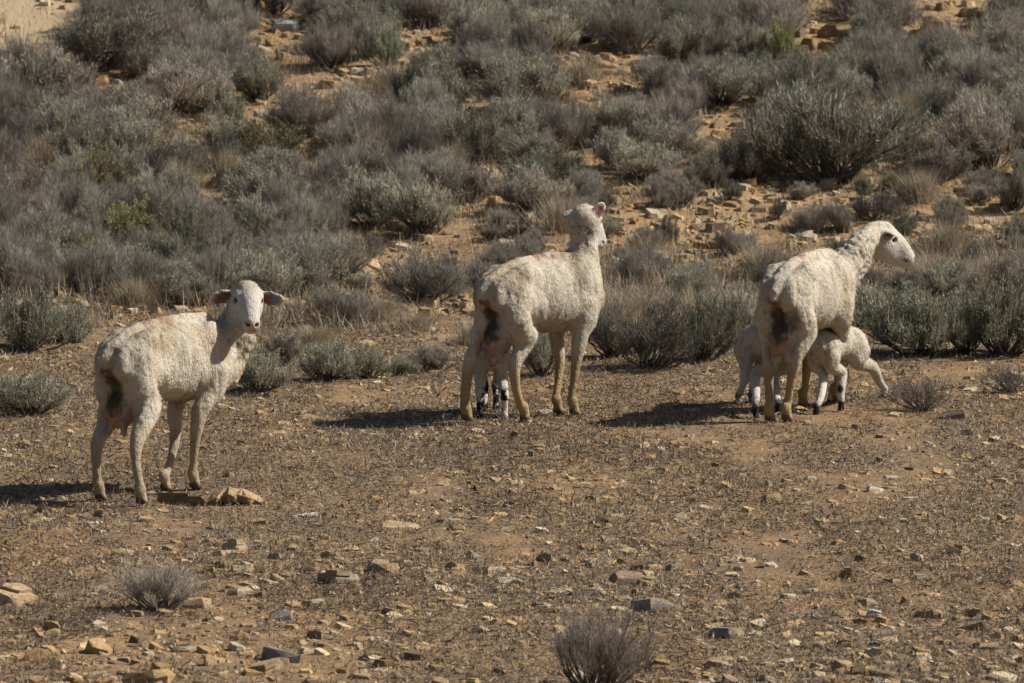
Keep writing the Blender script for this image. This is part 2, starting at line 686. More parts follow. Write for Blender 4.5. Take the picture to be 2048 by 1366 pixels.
    def finish(self, name, label, group, cat, wool_n, curls, spots=None, strand=(.006, .011), faceclean=True, disp=.006):
        V, Q = self.fd.mesh()
        N = vnormals(V, Q)
        q = (V - self.O)
        s, lat, z = q @ self.f, q @ self.r, q[:, 2] - (q @ self.f) * self.slope
        hl = (V - self.C) @ self.H / self.sc
        face = sstep(-.02, .06, hl[:, 0] - .2 * hl[:, 2] + .03 * (vnoise(V[:, 0] * 60, V[:, 1] * 60, V[:, 2] * 60) - .5)) * (1 - sstep(.085, .115, np.abs(hl[:, 2] + .03 + .12 * hl[:, 0]))) * (1 - sstep(.07, .09, np.abs(hl[:, 1]))) * (np.linalg.norm(hl, axis=1) < .27)
        earm = np.zeros(len(V), bool)
        for b_, m_, t_ in self.earpts:
            for u in (.35, .6, .8, 1.0):
                for a_, c_ in ((b_, m_), (m_, t_)):
                    earm |= np.linalg.norm(V - (a_ * (1 - u) + c_ * u), axis=1) < .034 * self.sc
        face = np.maximum(face, earm)
        lowleg = 1 - sstep(self.legz * .75, self.legz * 1.15, z)
        woolm = np.clip(1 - face - lowleg, 0, 1)
        # fleece relief
        n1 = vnoise(V[:, 0] * 38, V[:, 1] * 38, V[:, 2] * 38) - .5
        n2 = vnoise(V[:, 0] * 85, V[:, 1] * 85, V[:, 2] * 60) - .5
        n4 = vnoise(V[:, 0] * 62, V[:, 1] * 62, V[:, 2] * 62) - .5
        ridge = vnoise(V[:, 0] * 48 + n1 * .6, V[:, 1] * 48, V[:, 2] * 11 + n1)
        n3 = vnoise(V[:, 0] * 13, V[:, 1] * 13, V[:, 2] * 9) - .5
        haunch = sstep(.16, .06, s) * sstep(.36, .44, z) if self.legz > .2 else 0
        cm = np.zeros(len(V))
        for c, rad in curls:
            cm = np.maximum(cm, 1 - sstep(.5, 1.1, np.linalg.norm(V - c, axis=1) / rad))
        V = V + N * ((n3 * .007 + n1 * .0015 + n2 * .001 + (ridge - .5) * .0060 + haunch * n4 * .0035) * woolm + cm * woolm * (n1 * .8 + n4 * 2.0 + n2) * disp + lowleg * n2 * .0015)[:, None]
        N = vnormals(V, Q)
        # coat colours
        big = vnoise(V[:, 0] * 7, V[:, 1] * 7, V[:, 2] * 7)
        fine = vnoise(V[:, 0] * 24 + 3, V[:, 1] * 24, V[:, 2] * 10)
        c = WOOL[None] * (.88 + .24 * big[:, None])
        dirt = sstep(.52, .80, vnoise(V[:, 0] * 9 + 7, V[:, 1] * 9, V[:, 2] * 6) * .7 + fine * .3)[:, None]
        c = c * (1 - dirt * (1 - np.array([.85, .79, .71])))
        c = c * (.94 + .12 * fine[:, None])
        c = c * (1 - face[:, None]) + FACE * (.93 + .14 * fine[:, None]) * face[:, None]
        c = c * (1 - lowleg[:, None]) + self.legc * (.78 + .3 * big[:, None] + .14 * fine[:, None]) * lowleg[:, None]
        c *= (1 + cm[:, None] * np.minimum(n4 * 1.8, 0)[:, None] + .5 * np.atleast_1d(haunch)[:, None] * np.minimum(n4, 0)[:, None] + (woolm * np.minimum((ridge - .5) * .7, .0))[:, None])         # shade painted into the hollows between locks and ridges
        for p, rad, cc, strn, soft, *only in self.paint:
            d = np.linalg.norm(V - p, axis=1) / rad + .5 * (vnoise(V[:, 0] * 45, V[:, 1] * 45, V[:, 2] * 45) - .5) + .45 * min(rad / .05, 1) * (vnoise(V[:, 0] * 95, V[:, 1] * 95, V[:, 2] * 60) - .5)
            w = (strn * (1 - sstep(1 - soft, 1 + soft, d)))[:, None]
            if only:
                w = w * sstep(.0, .4, N @ only[0])[:, None]
            c = c * (1 - w) + cc * w
        if spots:
            sc_, thr, zmax = spots
            sp = sstep(thr, thr + .06, .62 * vnoise(V @ [.8, .36, .48] * sc_, V @ [-.6, .48, .64] * sc_, V @ [.1, -.8, .6] * sc_) + .38 * vnoise(V[:, 0] * sc_ * 2.3, V[:, 1] * sc_ * 2.3, V[:, 2] * sc_ * 2.1)) * (1 - sstep(zmax * .8, zmax, z))
            c = c * (1 - sp[:, None]) + np.array([.02, .02, .022]) * sp[:, None]
        root = link(name, None, loc=self.O)
        root.empty_display_size = .2
        tag(root, label, cat, group)
        link('body', np_mesh('body', V - self.O, Q, M_BODY, c, True), root)
        for p, r in self.eyes:
            bm = bmesh.new()
            bmesh.ops.create_uvsphere(bm, u_segments=16, v_segments=10, radius=r)
            me = bpy.data.meshes.new('eye')
            bm.to_mesh(me)
            bm.free()
            me.polygons.foreach_set('use_smooth', [True] * len(me.polygons))
            me.materials.append(M_EYE)
            link('eye', me, root, p - self.O)
        # short fibres standing off the skin
        g = np.random.default_rng(int(wool_n))
        w = woolm + .35 * lowleg * (z > .05) + .10 * face * (~earm)
        ii = g.choice(len(V), wool_n, p=w / w.sum())
        comb = np.array([0, 0, -1.0]) * .8 - self.f * .3
        n = N[ii]
        tang = comb - n * (n @ comb)[:, None]
        lk = np.stack([vnoise(V[ii, 0] * 30 + k_, V[ii, 1] * 30, V[ii, 2] * 30 + 5 * k_) - .5 for k_ in (0, 11, 23)], -1)
        D = n * .22 + tang * .8 + lk * 1.5 + g.normal(0, .10, (wool_n, 3)) * (1 + 2 * cm[ii][:, None])
        D += n * np.maximum(.12 - (D * n).sum(1), 0)[:, None]
        D /= np.linalg.norm(D, axis=1, keepdims=True)
        Ln = g.uniform(*strand, wool_n) * (1 + .5 * cm[ii]) * (1 - .45 * (1 - woolm[ii]))
        side = np.cross(D, g.normal(0, 1, (wool_n, 3)))
        side /= np.linalg.norm(side, axis=1, keepdims=True)
        side *= np.where((-np.cross(side, D) * n).sum(1) < 0, -1.0, 1.0)[:, None]     # faces turned outward
        base = V[ii] + g.normal(0, .0025, (wool_n, 3)) - n * .0015
        wd = g.uniform(.0005, .0010, wool_n)[:, None]
        T = np.stack([base + side * wd, base - side * wd, base + D * Ln[:, None]], 1).reshape(-1, 3)
        fc = np.repeat(np.clip(c[ii] * g.uniform(.88, 1.08, (wool_n, 1)), 0, .85), 3, 0)
        fm = np_mesh('fleece', T - self.O, np.arange(len(T)).reshape(-1, 3), M_WOOL, fc, True)
        sn = n + .35 * D                                        # fibres shade with the skin they lie on
        sn /= np.linalg.norm(sn, axis=1, keepdims=True)
        fm.normals_split_custom_set_from_vertices(np.repeat(sn, 3, 0).astype(np.float32))
        link('fleece', fm, root)
        return root


def ewe_trunk(b, thin=1.0, tw=1.0):
    fd, L, B = b.fd, b.L, b.B
    fd.ball(L(.07, 0, .565), [.125, .100 * thin, .118], B, .05)
    fd.ball(L(.28, 0, .555), [.25, .120 * thin, .155], B, .05)
    fd.ball(L(.42, 0, .55), [.19, .118 * thin, .165], B, .06)
    fd.ball(L(.555, 0, .50), [.095, .078, .125], B, .06)
    fd.chain([L(-.03, 0, .650), L(.06, 0, .695), L(.2, 0, .722), L(.4, 0, .728), L(.55, 0, .715)], [.022, .022, .020, .020, .026], .035)
    for y in (-1, 1):
        fd.chain([L(.10, y * .082, .672), L(.17, y * .06, .690)], [.024, .018], .06)
        fd.chain([L(.09, y * .085, .665), L(-.035, y * .058, .625), L(-.045, y * .055, .56)], [.028, .026, .030], .05)
        fd.ball(L(.50, y * .078, .56), [.080, .040, .15], B, .05)
        fd.chain([L(.49, y * .082, .62), L(.555, y * .072, .52), L(.50, y * .084, .43)], [.034, .040, .045], .05)
        fd.chain([L(.06, y * .066 * tw, .57), L(.040, y * .080 * tw, .47), L(.085, y * .088 * tw, .40)], [.070, .067, .054], .045)
        fd.ball(L(.20, y * .158, .615), [.060, .055, .085], B, .05, cut=True)
        fd.ball(L(.41, y * .185, .63), [.032, .06, .11], B, .05, cut=True)
    fd.chain([L(-.05, 0, .635), L(-.085, 0, .60), L(-.092, 0, .56)], [.030, .027, .016], .025)
    fd.chain([L(-.085, 0, .52), L(-.06, 0, .45), L(-.045, 0, .36)], [.014, .040, .044], .025, cut=True)
    # udder
    fd.ball(L(.015, 0, .385), [.065, .062, .080], B, .025)
    for y in (-1, 1):
        fd.chain([L(-.005, y * .032, .315), L(-.012, y * .040, .280)], [.014, .008], .02)
    b.paint.append((L(-.01, 0, .345), .080, np.array([.34, .215, .155]), .85, .4))
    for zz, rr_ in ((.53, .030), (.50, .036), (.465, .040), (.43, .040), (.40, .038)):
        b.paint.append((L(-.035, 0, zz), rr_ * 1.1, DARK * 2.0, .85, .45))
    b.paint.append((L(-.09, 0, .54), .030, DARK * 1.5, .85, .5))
    b.paint.append((L(-.065, 0, .555), .03, np.array([.30, .16, .12]), .7, .5))


def front_top(b, sd, lat=.088):
    L = b.L
    return [(L(.505, sd * lat, .50), .056), (L(.50, sd * lat, .42), .044)]


def hind_top(b, sd):
    L = b.L
    return [(L(.055, sd * .082, .46), .060), (L(.072, sd * .088, .40), .048)]


EARH = dict(side=lambda y, z0=-.004, zt=-.01, w=1.0: ((-.015, y * .050, .012), (.0, y * .105, z0), (.012, y * .155, zt), (.9, y * -.1, -.25), w))

# --- the ewe on the left, looking back at the camera
e = Beast((238, 1004), (.62, .785), .0062)
e.hoofc, e.legc, e.legz = (.10, .075, .05), LEGC, .27
e.start(np.array([-.32, -.35, -.05]), np.array([.80, .95, 1.05]))
ewe_trunk(e, .97)
e.leg(hind_top(e, 1), [(294, 824, .052), (286, 850, .041), (273, 888, .0275), (272, 925, .0190), (278, 962, .0180)], (283, 1013), .026, lat_top=1 * .095)
e.leg(hind_top(e, -1), [(213, 825, .038), (208, 852, .030), (194, 892, .0270), (193, 930, .0185), (195, 962, .0178)], (200, 1003), .025, lat_top=-1 * .095)
e.leg(front_top(e, 1), [(402, 815, .0352), (394, 850, .0282), (390, 882, .0220), (387, 920, .0163), (384, 945, .0163)], (389, 981), .024, lat_top=1 * .095)
e.leg(front_top(e, -1), [(350, 815, .0317), (350, 850, .0264), (350, 880, .0220), (342, 918, .0163), (334, 945, .0163)], (331, 985), .024, lat_top=-1 * .095)
nk = [e.L(.55, 0, .60), e.M(432, 690, .02), e.M(462, 655, .06), e.M(482, 618, .10)]
e.fd.chain(nk, [.105, .076, .062, .054], .045)
e.fd.chain([e.M(447, 745, .05), e.M(470, 712, .06), e.M(490, 680, .09)], [.075, .055, .045], .05)
C = e.M(493, 594, .115)
side = EARH['side']
e.head(C, (.17, -.93, -.33), (.10, -.2, 1), .96, [side(1, .0, -.004, 1.25), side(-1, -.002, -.012, 1.25)])
e.paint += [(e.L(.17, .02, .745), .035, np.array([.24, .14, .09]), .75, .6), (e.L(.27, .015, .75), .03, np.array([.27, .12, .09]), .7, .6),
            (e.L(.24, .0, .75), .03, np.array([.33, .23, .16]), .6, .6), (e.L(.40, .13, .66), .07, np.array([.46, .37, .27]), .5, .7)]
E1 = e.finish('ewe', 'shorn white ewe on the left looking back at the camera', 'shorn ewes', 'sheep', 34000,
              [(e.M(470, 700, .05), .16), (e.M(445, 770, .05), .10)], disp=.004)
# blue tag in its left ear
bm = bmesh.new()
bmesh.ops.create_cube(bm, size=1)
bmesh.ops.scale(bm, vec=(.018, .004, .020), verts=bm.verts)
bmesh.ops.bevel(bm, geom=list(bm.edges), offset=.0012, segments=2, affect='EDGES')
me = bpy.data.meshes.new('ear_tag')
bm.to_mesh(me)
bm.free()
me.materials.append(M_TAG)
o = link('ear_tag', me, E1, e.HP(.028, .118, .008) - e.O)
o['label'] = 'small blue plastic ear tag'

# --- the ewe in the middle, head turned away
e = Beast((991, 847), (.68, .733), .0062)
e.hoofc, e.legc, e.legz = (.14, .10, .06), LEGC * np.array([.96, .88, .70]), .27
e.start(np.array([-.32, -.35, -.05]), np.array([.80, .95, 1.12]))
ewe_trunk(e, 1.0)
e.leg(hind_top(e, 1), [(1055, 672, .046), (1048, 692, .038), (1039, 707, .034), (1029, 731, .0290), (1031, 770, .0205), (1040, 806, .0190)], (1049, 845), .026, lat_top=1 * .095)
e.leg(hind_top(e, -1), [(958, 662, .036), (953, 685, .028), (942, 717, .0310), (933, 760, .0240), (930, 803, .0225)], (934, 846), .027, lat_top=-1 * .095)
e.leg(front_top(e, 1), [(1162, 665, .0378), (1157, 695, .0299), (1152, 726, .0229), (1147, 765, .0172), (1143, 795, .0172)], (1148, 832), .025, lat_top=1 * .095)
e.leg(front_top(e, -1), [(1112, 670, .0326), (1116, 698, .0264), (1120, 726, .0224), (1116, 765, .0172), (1112, 795, .0172)], (1116, 830), .025, lat_top=-1 * .095)
nk = [e.L(.54, 0, .59), e.M(1160, 545, .02), e.M(1166, 505, .02), e.M(1166, 465, .02), e.M(1166, 440, .02)]
e.fd.chain(nk, [.115, .074, .057, .052, .052], .05)
e.fd.chain([e.M(1182, 600, .03), e.M(1180, 545, .03), e.M(1176, 500, .03)], [.05, .040, .035], .05)
C = e.M(1170, 438, .02)
e.head(C, (.46, .80, -.40), (.1, .1, 1), .88,
       [((-.01, .048, .015), (-.02, .088, .016), (-.03, .118, .0), (.9, .1, -.3), .95),
        ((-.010, -.052, .012), (-.012, -.074, .046), (.0, -.090, .086), (-.35, -.83, .1), 1.15)])
e.paint += [(e.L(.26, .01, .742), .020, np.array([.33, .16, .12]), .8, .6), (e.L(.30, .01, .745), .018, np.array([.30, .13, .10]), .8, .6), (e.L(.355, .03, .735), .017, np.array([.20, .07, .05]), .9, .5)]
E2 = e.finish('ewe', 'shorn white ewe in the middle with its head turned away', 'shorn ewes', 'sheep', 34000,
              [(e.M(1160, 470, .02), .10)], disp=.004)

# --- the ewe on the right, in profile
e = Beast((1562, 846), (.42, .907), .0062)
e.hoofc, e.legc, e.legz = (.17, .115, .08), LEGC * np.array([.98, .88, .72]), .27
e.start(np.array([-.32, -.35, -.05]), np.array([.80, 1.0, 1.10]))
ewe_trunk(e, .92, .82)
e.leg(hind_top(e, 1), [(1602, 692, .038), (1592, 717, .030), (1586, 745, .0260), (1579, 782, .0185), (1574, 812, .0190)], (1573, 845), .026, lat_top=1 * .095)
e.leg(hind_top(e, -1), [(1536, 688, .032), (1536, 709, .026), (1537, 736, .0260), (1538, 776, .0195), (1539, 808, .0190)], (1539, 845), .026, lat_top=-1 * .095)
e.leg(front_top(e, 1), [(1682, 670, .0352), (1682, 700, .0273), (1679, 726, .0220), (1675, 765, .0167), (1672, 785, .0167)], (1670, 806), .024, lat_top=1 * .095)
e.leg(front_top(e, -1), [(1618, 680, .0334), (1616, 700, .0282), (1614, 730, .0229), (1611, 765, .0167), (1608, 788, .0167)], (1606, 816), .024, lat_top=-1 * .095)
nk = [e.L(.53, 0, .59), e.M(1678, 545, .03), e.M(1700, 515, .05), e.M(1722, 488, .07), e.M(1742, 470, .08)]
e.fd.chain(nk, [.11, .084, .068, .060, .054], .05)
e.fd.chain([e.M(1672, 610, .03), e.M(1695, 565, .05), e.M(1722, 525, .07)], [.05, .042, .036], .05)
C = e.M(1756, 472, .09)
e.head(C, (.86, .36, -.34), (.3, 0, 1), .95,
       [((-.005, .048, .022), (-.005, .088, .018), (.01, .128, .0), (.8, .1, -.4), .9),
        ((-.015, -.050, .026), (.006, -.080, .026), (.030, -.104, .012), (.45, -.6, -.6), .85)])
e.paint += [(e.L(.19, .0, .735), .03, np.array([.22, .10, .08]), .8, .6), (e.L(.235, .015, .745), .016, np.array([.28, .09, .07]), .8, .5),
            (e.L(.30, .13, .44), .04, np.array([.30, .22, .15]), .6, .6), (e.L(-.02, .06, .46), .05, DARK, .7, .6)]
for q in range(7):
    e.paint.append((e.L(.02 + .05 * q, .13, .46 - .02 * (q % 3)), .010, np.array([.12, .09, .07]), .7, .5))
E3 = e.finish('ewe', 'shorn white ewe on the right in profile above two nursing lambs', 'shorn ewes', 'sheep', 34000,
              [(e.M(1705, 520, .05), .17), (e.M(1680, 590, .03), .12)], disp=.008)


# --- lambs
def lamb(rear_px, heading, label, hind, front, head_at, head_dir, spots, tail=True, tone=1.0, sc=.56, neck=None):
    b = Beast(rear_px, heading, .0048)
    b.hoofc, b.legc, b.legz = (.025, .022, .02), np.array([.52, .475, .42]) * tone, .17
    b.start(np.array([-.42, -.62, -.04]), np.array([.42, .62, .58]))
    fd, L, B = b.fd, b.L, b.B
    fd.ball(L(.02, 0, .292), [.075, .060, .072], B, .03)
    fd.ball(L(.13, 0, .295), [.13, .066, .072], B, .04)
    fd.ball(L(.24, 0, .292), [.075, .060, .078], B, .04)
    fd.ball(L(.30, 0, .285), [.04, .045, .06], B, .04)
    for y in (-1, 1):
        fd.ball(L(.02, y * .048, .25), [.06, .03, .075], B, .03)
        fd.ball(L(.255, y * .047, .27), [.045, .025, .07], B, .03)
    if tail:
        fd.chain([L(-.055, .0, .325), L(-.085, -.01, .29), L(-.09, -.012, .235), L(-.085, -.012, .19)], [.018, .018, .017, .012], .015)
    for sd, mids, hp in hind:
        b.leg([(L(.02, sd * .05, .25), .048), (L(.035, sd * .052, .205), .034)], mids, hp, .0165, .62, lat_top=sd * .05)
    for sd, mids, hp in front:
        b.leg([(L(.255, sd * .045, .24), .036), (L(.252, sd * .046, .20), .028)], mids, hp, .0165, .62, lat_top=sd * .045)
    C = b.M(*head_at[:2], head_at[2]) if head_at[2] is not None else np.array(head_at[3])
    mid = (L(.27, 0, .33) + C) / 2
    fd.chain([L(.26, 0, .31), mid, C - unit(head_dir) * .02], [.062, .048, .036], .03)
    b.head(C, head_dir, (0, 0, 1), sc, [((-.015, .045, .01), (-.03, .10, -.006), (-.035, .15, -.03), (.8, .1, -.4), .9),
                                        ((-.015, -.045, .01), (-.03, -.10, -.006), (-.035, -.15, -.03), (.8, -.1, -.4), .9)])
    return b


# lamb at the right ewe's flank, rump to the right
b = lamb((1704, 811), (-.56, -.83), '', [(1, [(1690, 752, .024), (1668, 775, .018)], (1661, 806)),
                                          (-1, [(1744, 734, .028), (1758, 762, .019)], (1768, 797))],
         [(1, [(1645, 745, .022), (1645, 775, .019), (1640, 800, .0155)], (1633, 830)),
          (-1, [(1684, 745, .023), (1682, 775, .020), (1682, 800, .0155)], (1682, 823))], (1650, 676, .06), (-.80, .25, .35), None)
BLK = np.array([.02, .02, .022])
Z1 = np.array([0, 0, 1.0])
for q in b.hooves[2:]:
    b.paint += [(q + Z1 * .108 + b.f * .012, .021, BLK, .97, .3), (q + Z1 * .022, .032, BLK, .97, .3)]
b.paint.append((b.L(.31, .0, .26), .055, np.array([.36, .28, .20]), .6, .6))
b.finish('lamb', 'white lamb with black knees nursing at the right ewe\'s flank, rump to the right', 'nursing lambs', 'lamb', 9000,
         [(b.L(.29, 0, .28), .08)], None, (.006, .011), disp=.003)

# lamb behind the right ewe's hind legs
b = lamb((1503, 808), (.50, -.87), '', [(1, [(1492, 752, .026), (1485, 775, .018)], (1478, 811)),
                                         (-1, [(1509, 752, .024), (1506, 780, .017)], (1503, 808))],
         [(1, [(1512, 748, .023), (1512, 778, .020), (1512, 805, .016)], (1512, 836)),
          (-1, [(1549, 750, .022), (1553, 782, .019), (1555, 805, .0155)], (1558, 830))], (1548, 683, -.03), (.62, .50, .45), None, tone=.9)
for q in b.hooves[2:]:
    b.paint += [(q + Z1 * .120, .034, BLK, .97, .3), (q + Z1 * .045, .036, BLK, .9, .3), (q + Z1 * .015, .036, BLK, .97, .3)]
for q in b.hooves[:2]:
    b.paint.append((q + Z1 * .045, .032, BLK, .8, .5))
b.finish('lamb', 'white lamb with black lower legs nursing behind the right ewe\'s hind legs', 'nursing lambs', 'lamb', 8000,
         [(b.L(.29, 0, .28), .08)], None, (.006, .011), disp=.003)

# lamb behind the middle ewe's hind legs, seen head-on
b = Beast((981, 822), (.0, -1.0), .0048)
C = b.L(.27, -.06, .395)
b = lamb((981, 822), (.0, -1.0), '', [(1, [], (969, 823)), (-1, [], (992, 822))], [(1, [], (960, 838)), (-1, [], (1009, 839))],
         (0, 0, None, C), (.75, .35, .4), None)
b.finish('lamb', 'white lamb with black speckled legs behind the middle ewe\'s hind legs', 'nursing lambs', 'lamb', 8000,
         [(b.L(.29, 0, .28), .08)], (46, .53, .16), (.006, .011), disp=.003)

# ------------------------------------------------------------------ brush: a few grown shrubs of each kind, copied one by one
def blades(g, P, D, Ln, W):
    """slender diamond leaves or twigs"""
    n = len(P)
    side = np.cross(D, g.normal(0, 1, (n, 3)))
    side /= np.linalg.norm(side, axis=1, keepdims=True) + 1e-9
    m = P + D * (Ln * .45)[:, None]
    V = np.stack([P, m + side * W[:, None], P + D * Ln[:, None], m - side * W[:, None]], 1).reshape(-1, 3)
    return V, np.arange(4 * n).reshape(-1, 4)


def tubes(paths, rads, k=4):
    V, Fq = [], []
    base = 0
    for pts, rr in zip(paths, rads):
        pts = np.array(pts)
        n = len(pts)
        d = np.gradient(pts, axis=0)
        d /= np.linalg.norm(d, axis=1, keepdims=True) + 1e-9
        a = np.cross(d, [.31, .77, .55])
        a /= np.linalg.norm(a, axis=1, keepdims=True) + 1e-9
        b = np.cross(d, a)
        ang = np.arange(k) * 2 * math.pi / k
        ring = pts[:, None] + np.array(rr)[:, None, None] * (a[:, None] * np.cos(ang)[None, :, None] + b[:, None] * np.sin(ang)[None, :, None])
        V.append(ring.reshape(-1, 3))
        i = np.arange(n * k).reshape(n, k) + base
        Fq.append(np.stack([i[:-1], np.roll(i[:-1], -1, 1), np.roll(i[1:], -1, 1), i[1:]], -1).reshape(-1, 4))
        base += n * k
    return np.concatenate(V), np.concatenate(Fq)


PAL = {
    'sage': [(.35, .335, .262), (.27, .265, .208), (.45, .42, .33), (.17, .168, .133), (.46, .385, .275)],
    'green': [(.225, .235, .165), (.285, .29, .21), (.155, .163, .115), (.36, .345, .25)],
    'olive': [(.27, .25, .11), (.20, .195, .09), (.36, .32, .16), (.14, .14, .075)],
    'twig': [(.33, .30, .25), (.255, .235, .20), (.42, .38, .315), (.165, .154, .132)],
    'straw': [(.47, .385, .265), (.37, .30, .205), (.57, .48, .345), (.26, .21, .15)],
    'dry': [(.42, .37, .30), (.33, .29, .235), (.52, .46, .375), (.22, .195, .16)],
    'bare': [(.17, .15, .125), (.23, .20, .165), (.11, .10, .085), (.30, .26, .21)],
    'dark': [(.13, .13, .10), (.18, .17, .135), (.225, .205, .16), (.09, .088, .072)],
}
SHRUB = {   # stems, twigs per stem, leaves per twig, leaf length, leaf half-width, spread, height
    'sage': (40, 8, 36, (.022, .056), (.0016, .0031), .36, .46),
    'green': (36, 8, 38, (.018, .042), (.0020, .0036), .38, .40),
    'olive': (34, 8, 36, (.022, .046), (.0020, .0036), .36, .44),
    'twig': (50, 10, 18, (.045, .115), (.0008, .0015), .36, .46),
    'dry': (46, 9, 13, (.05, .13), (.0007, .0013), .36, .46),
    'bare': (30, 8, 9, (.04, .11), (.0008, .0015), .40, .40),
    'dark': (34, 8, 30, (.022, .050), (.0014, .0028), .36, .42),
}


def grow(kind, seed):
    g = np.random.default_rng(seed)
    ns, nt, nl, (l0, l1), (w0, w1), R, H = SHRUB[kind]
    paths, rads, tp, td, tl = [], [], [], [], []
    lean = g.normal(0, .06, 2)
    lobes = g.uniform(0, 6.28, 3)
    for i in range(ns):
        az = g.uniform(0, 2 * math.pi)
        u = g.uniform(0, 1) ** .46
        lump = .80 + .18 * math.cos(3 * az + lobes[0]) + .10 * math.cos(5 * az + lobes[1])
        tip = np.array([math.cos(az) * R * u * lump + lean[0], math.sin(az) * R * u * lump + lean[1],
                        H * (math.sqrt(max(1 - .80 * u * u, .05)) * g.uniform(.52, 1.14))])
        b0 = np.array([g.normal(0, .03), g.normal(0, .03), -.03])
        bow = np.array([math.cos(az), math.sin(az), 0]) * .10 * u * g.uniform(.2, 1.2)
        t = np.linspace(0, 1, 6)[:, None]
        pts = b0 * (1 - t) + tip * t + bow * (t * (1 - t)) * 2.2 + g.normal(0, .010, (6, 3)) * t
        paths.append(pts)
        rads.append(np.linspace(.011, .0022, 6) * g.uniform(.6, 1.2))
        for j in range(nt):
            s = g.uniform(.34, 1.0)
            k = min(int(s * 5), 4)
            p = pts[k] + (pts[k + 1] - pts[k]) * (s * 5 - k)
            d = unit(pts[k + 1] - pts[k]) * .75 + g.normal(0, .42, 3) + np.array([0, 0, .55])
            d = unit(d)
            ln = g.uniform(.07, .19) * (.7 + .5 * (1 - s))
            paths.append(np.array([p, p + d * ln * .55, p + d * ln + np.array([0, 0, .012])]))
            rads.append(np.array([.0026, .0018, .0009]))
            tp.append(p)
            td.append(d)
            tl.append(ln)
    tp, td, tl = np.repeat(tp, nl, 0), np.repeat(td, nl, 0), np.repeat(tl, nl)
    n = len(tp)
    P = tp + td * (tl * g.uniform(.15, 1.1, n))[:, None] + g.normal(0, .016, (n, 3))
    D = td * .9 + g.normal(0, .40, (n, 3)) + np.array([0, 0, .30])
    D /= np.linalg.norm(D, axis=1, keepdims=True)
    P[:, 2] = np.maximum(P[:, 2], .012)
    V, Fq = blades(g, P, D, g.uniform(l0, l1, n), g.uniform(w0, w1, n))
    pal = np.array(PAL[kind])
    twig_col = pal[g.integers(0, len(pal), ns * nt)]
    c = np.repeat(twig_col, nl, 0) * .6 + pal[g.integers(0, len(pal), n)] * .4
    if kind in ('sage', 'olive', 'green'):                    # a few dry flower stalks
        m = g.random(n) < .06
        c[m] = np.array(PAL['straw'])[g.integers(0, 4, m.sum())] * .8
    if kind in ('sage', 'twig', 'green', 'dry'):              # long pale dry stalks standing above the crown
        m = 520
        ii = g.integers(0, n, m)
        P2 = P[ii] * np.array([1, 1, .8])
        D2 = unit(np.array([0, 0, 1.0])) + g.normal(0, .16, (m, 3)) + np.stack([P2[:, 0], P2[:, 1], 0 * P2[:, 0]], -1) * .8
        D2 /= np.linalg.norm(D2, axis=1, keepdims=True)
        V2, F2 = blades(g, P2, D2, g.uniform(.09, .20, m), g.uniform(.0010, .0018, m))
        Fq = np.concatenate([Fq, F2 + len(V)])
        V = np.concatenate([V, V2])
        c = np.concatenate([c, np.array(PAL['straw'])[g.integers(0, 4, m)]])
        n += m
    c = np.repeat(c * g.uniform(.75, 1.25, (n, 1)), 4, 0)
    tv, tf = tubes(paths, rads)
    bc = np.array([.12, .098, .080]) if kind not in ('twig', 'dry') else np.array([.20, .17, .14])
    tc = np.tile(bc, (len(tv), 1)) * g.uniform(.6, 1.3, (len(tv), 1))
    return np_mesh('trunk', tv, tf, M_BARK, tc), np_mesh('crown', V, Fq, M_LEAF, c)


def grow_straw(seed):
    g = np.random.default_rng(seed)
    n = 1500
    az = g.uniform(0, 6.283, n)
    rr = np.abs(g.normal(0, .125, n))
    P = np.stack([np.cos(az) * rr, np.sin(az) * rr, np.full(n, -.02)], -1)
    D = np.stack([np.cos(az) * rr * 1.1, np.sin(az) * rr * 1.1, np.full(n, 1.0)], -1) + g.normal(0, .24, (n, 3)) + np.append(g.normal(0, .12, 2), 0)
    D /= np.linalg.norm(D, axis=1, keepdims=True)
    Ln = g.uniform(.08, .44, n) * np.clip(1.15 - rr * 1.6, .5, 1.1)
    V, Fq = blades(g, P, D, Ln, g.uniform(.0010, .0022, n))
    V[2::4] += np.stack([np.cos(az), np.sin(az), -.3 + 0 * az], -1) * (Ln ** 2 * .5)[:, None]
    pal = np.array(PAL['straw'])
    c = np.repeat(pal[g.integers(0, 4, n)] * g.uniform(.7, 1.15, (n, 1)), 4, 0)
    return np_mesh('grass_tuft', V, Fq, M_GRASS, c)


KINDS = {k: [grow(k, 100 + 17 * i + 3 * j) for j in range({'sage': 5, 'twig': 4, 'dry': 2, 'bare': 2}.get(k, 3))] for i, k in enumerate(SHRUB)}
TUFTS = [grow_straw(500 + j) for j in range(3)]
ORD = ['first', 'second', 'third', 'fourth', 'fifth', 'sixth', 'seventh', 'eighth', 'ninth', 'tenth', 'eleventh', 'twelfth', 'thirteenth',
       'fourteenth', 'fifteenth', 'sixteenth', 'seventeenth', 'eighteenth', 'nineteenth', 'twentieth']
ORD += ['twenty-' + w for w in ORD[:9]] + ['thirtieth'] + ['thirty-' + w for w in ORD[:9]] + ['fortieth'] + ['forty-' + w for w in ORD[:9]] + ['fiftieth'] + ['fifty-' + w for w in ORD[:9]]

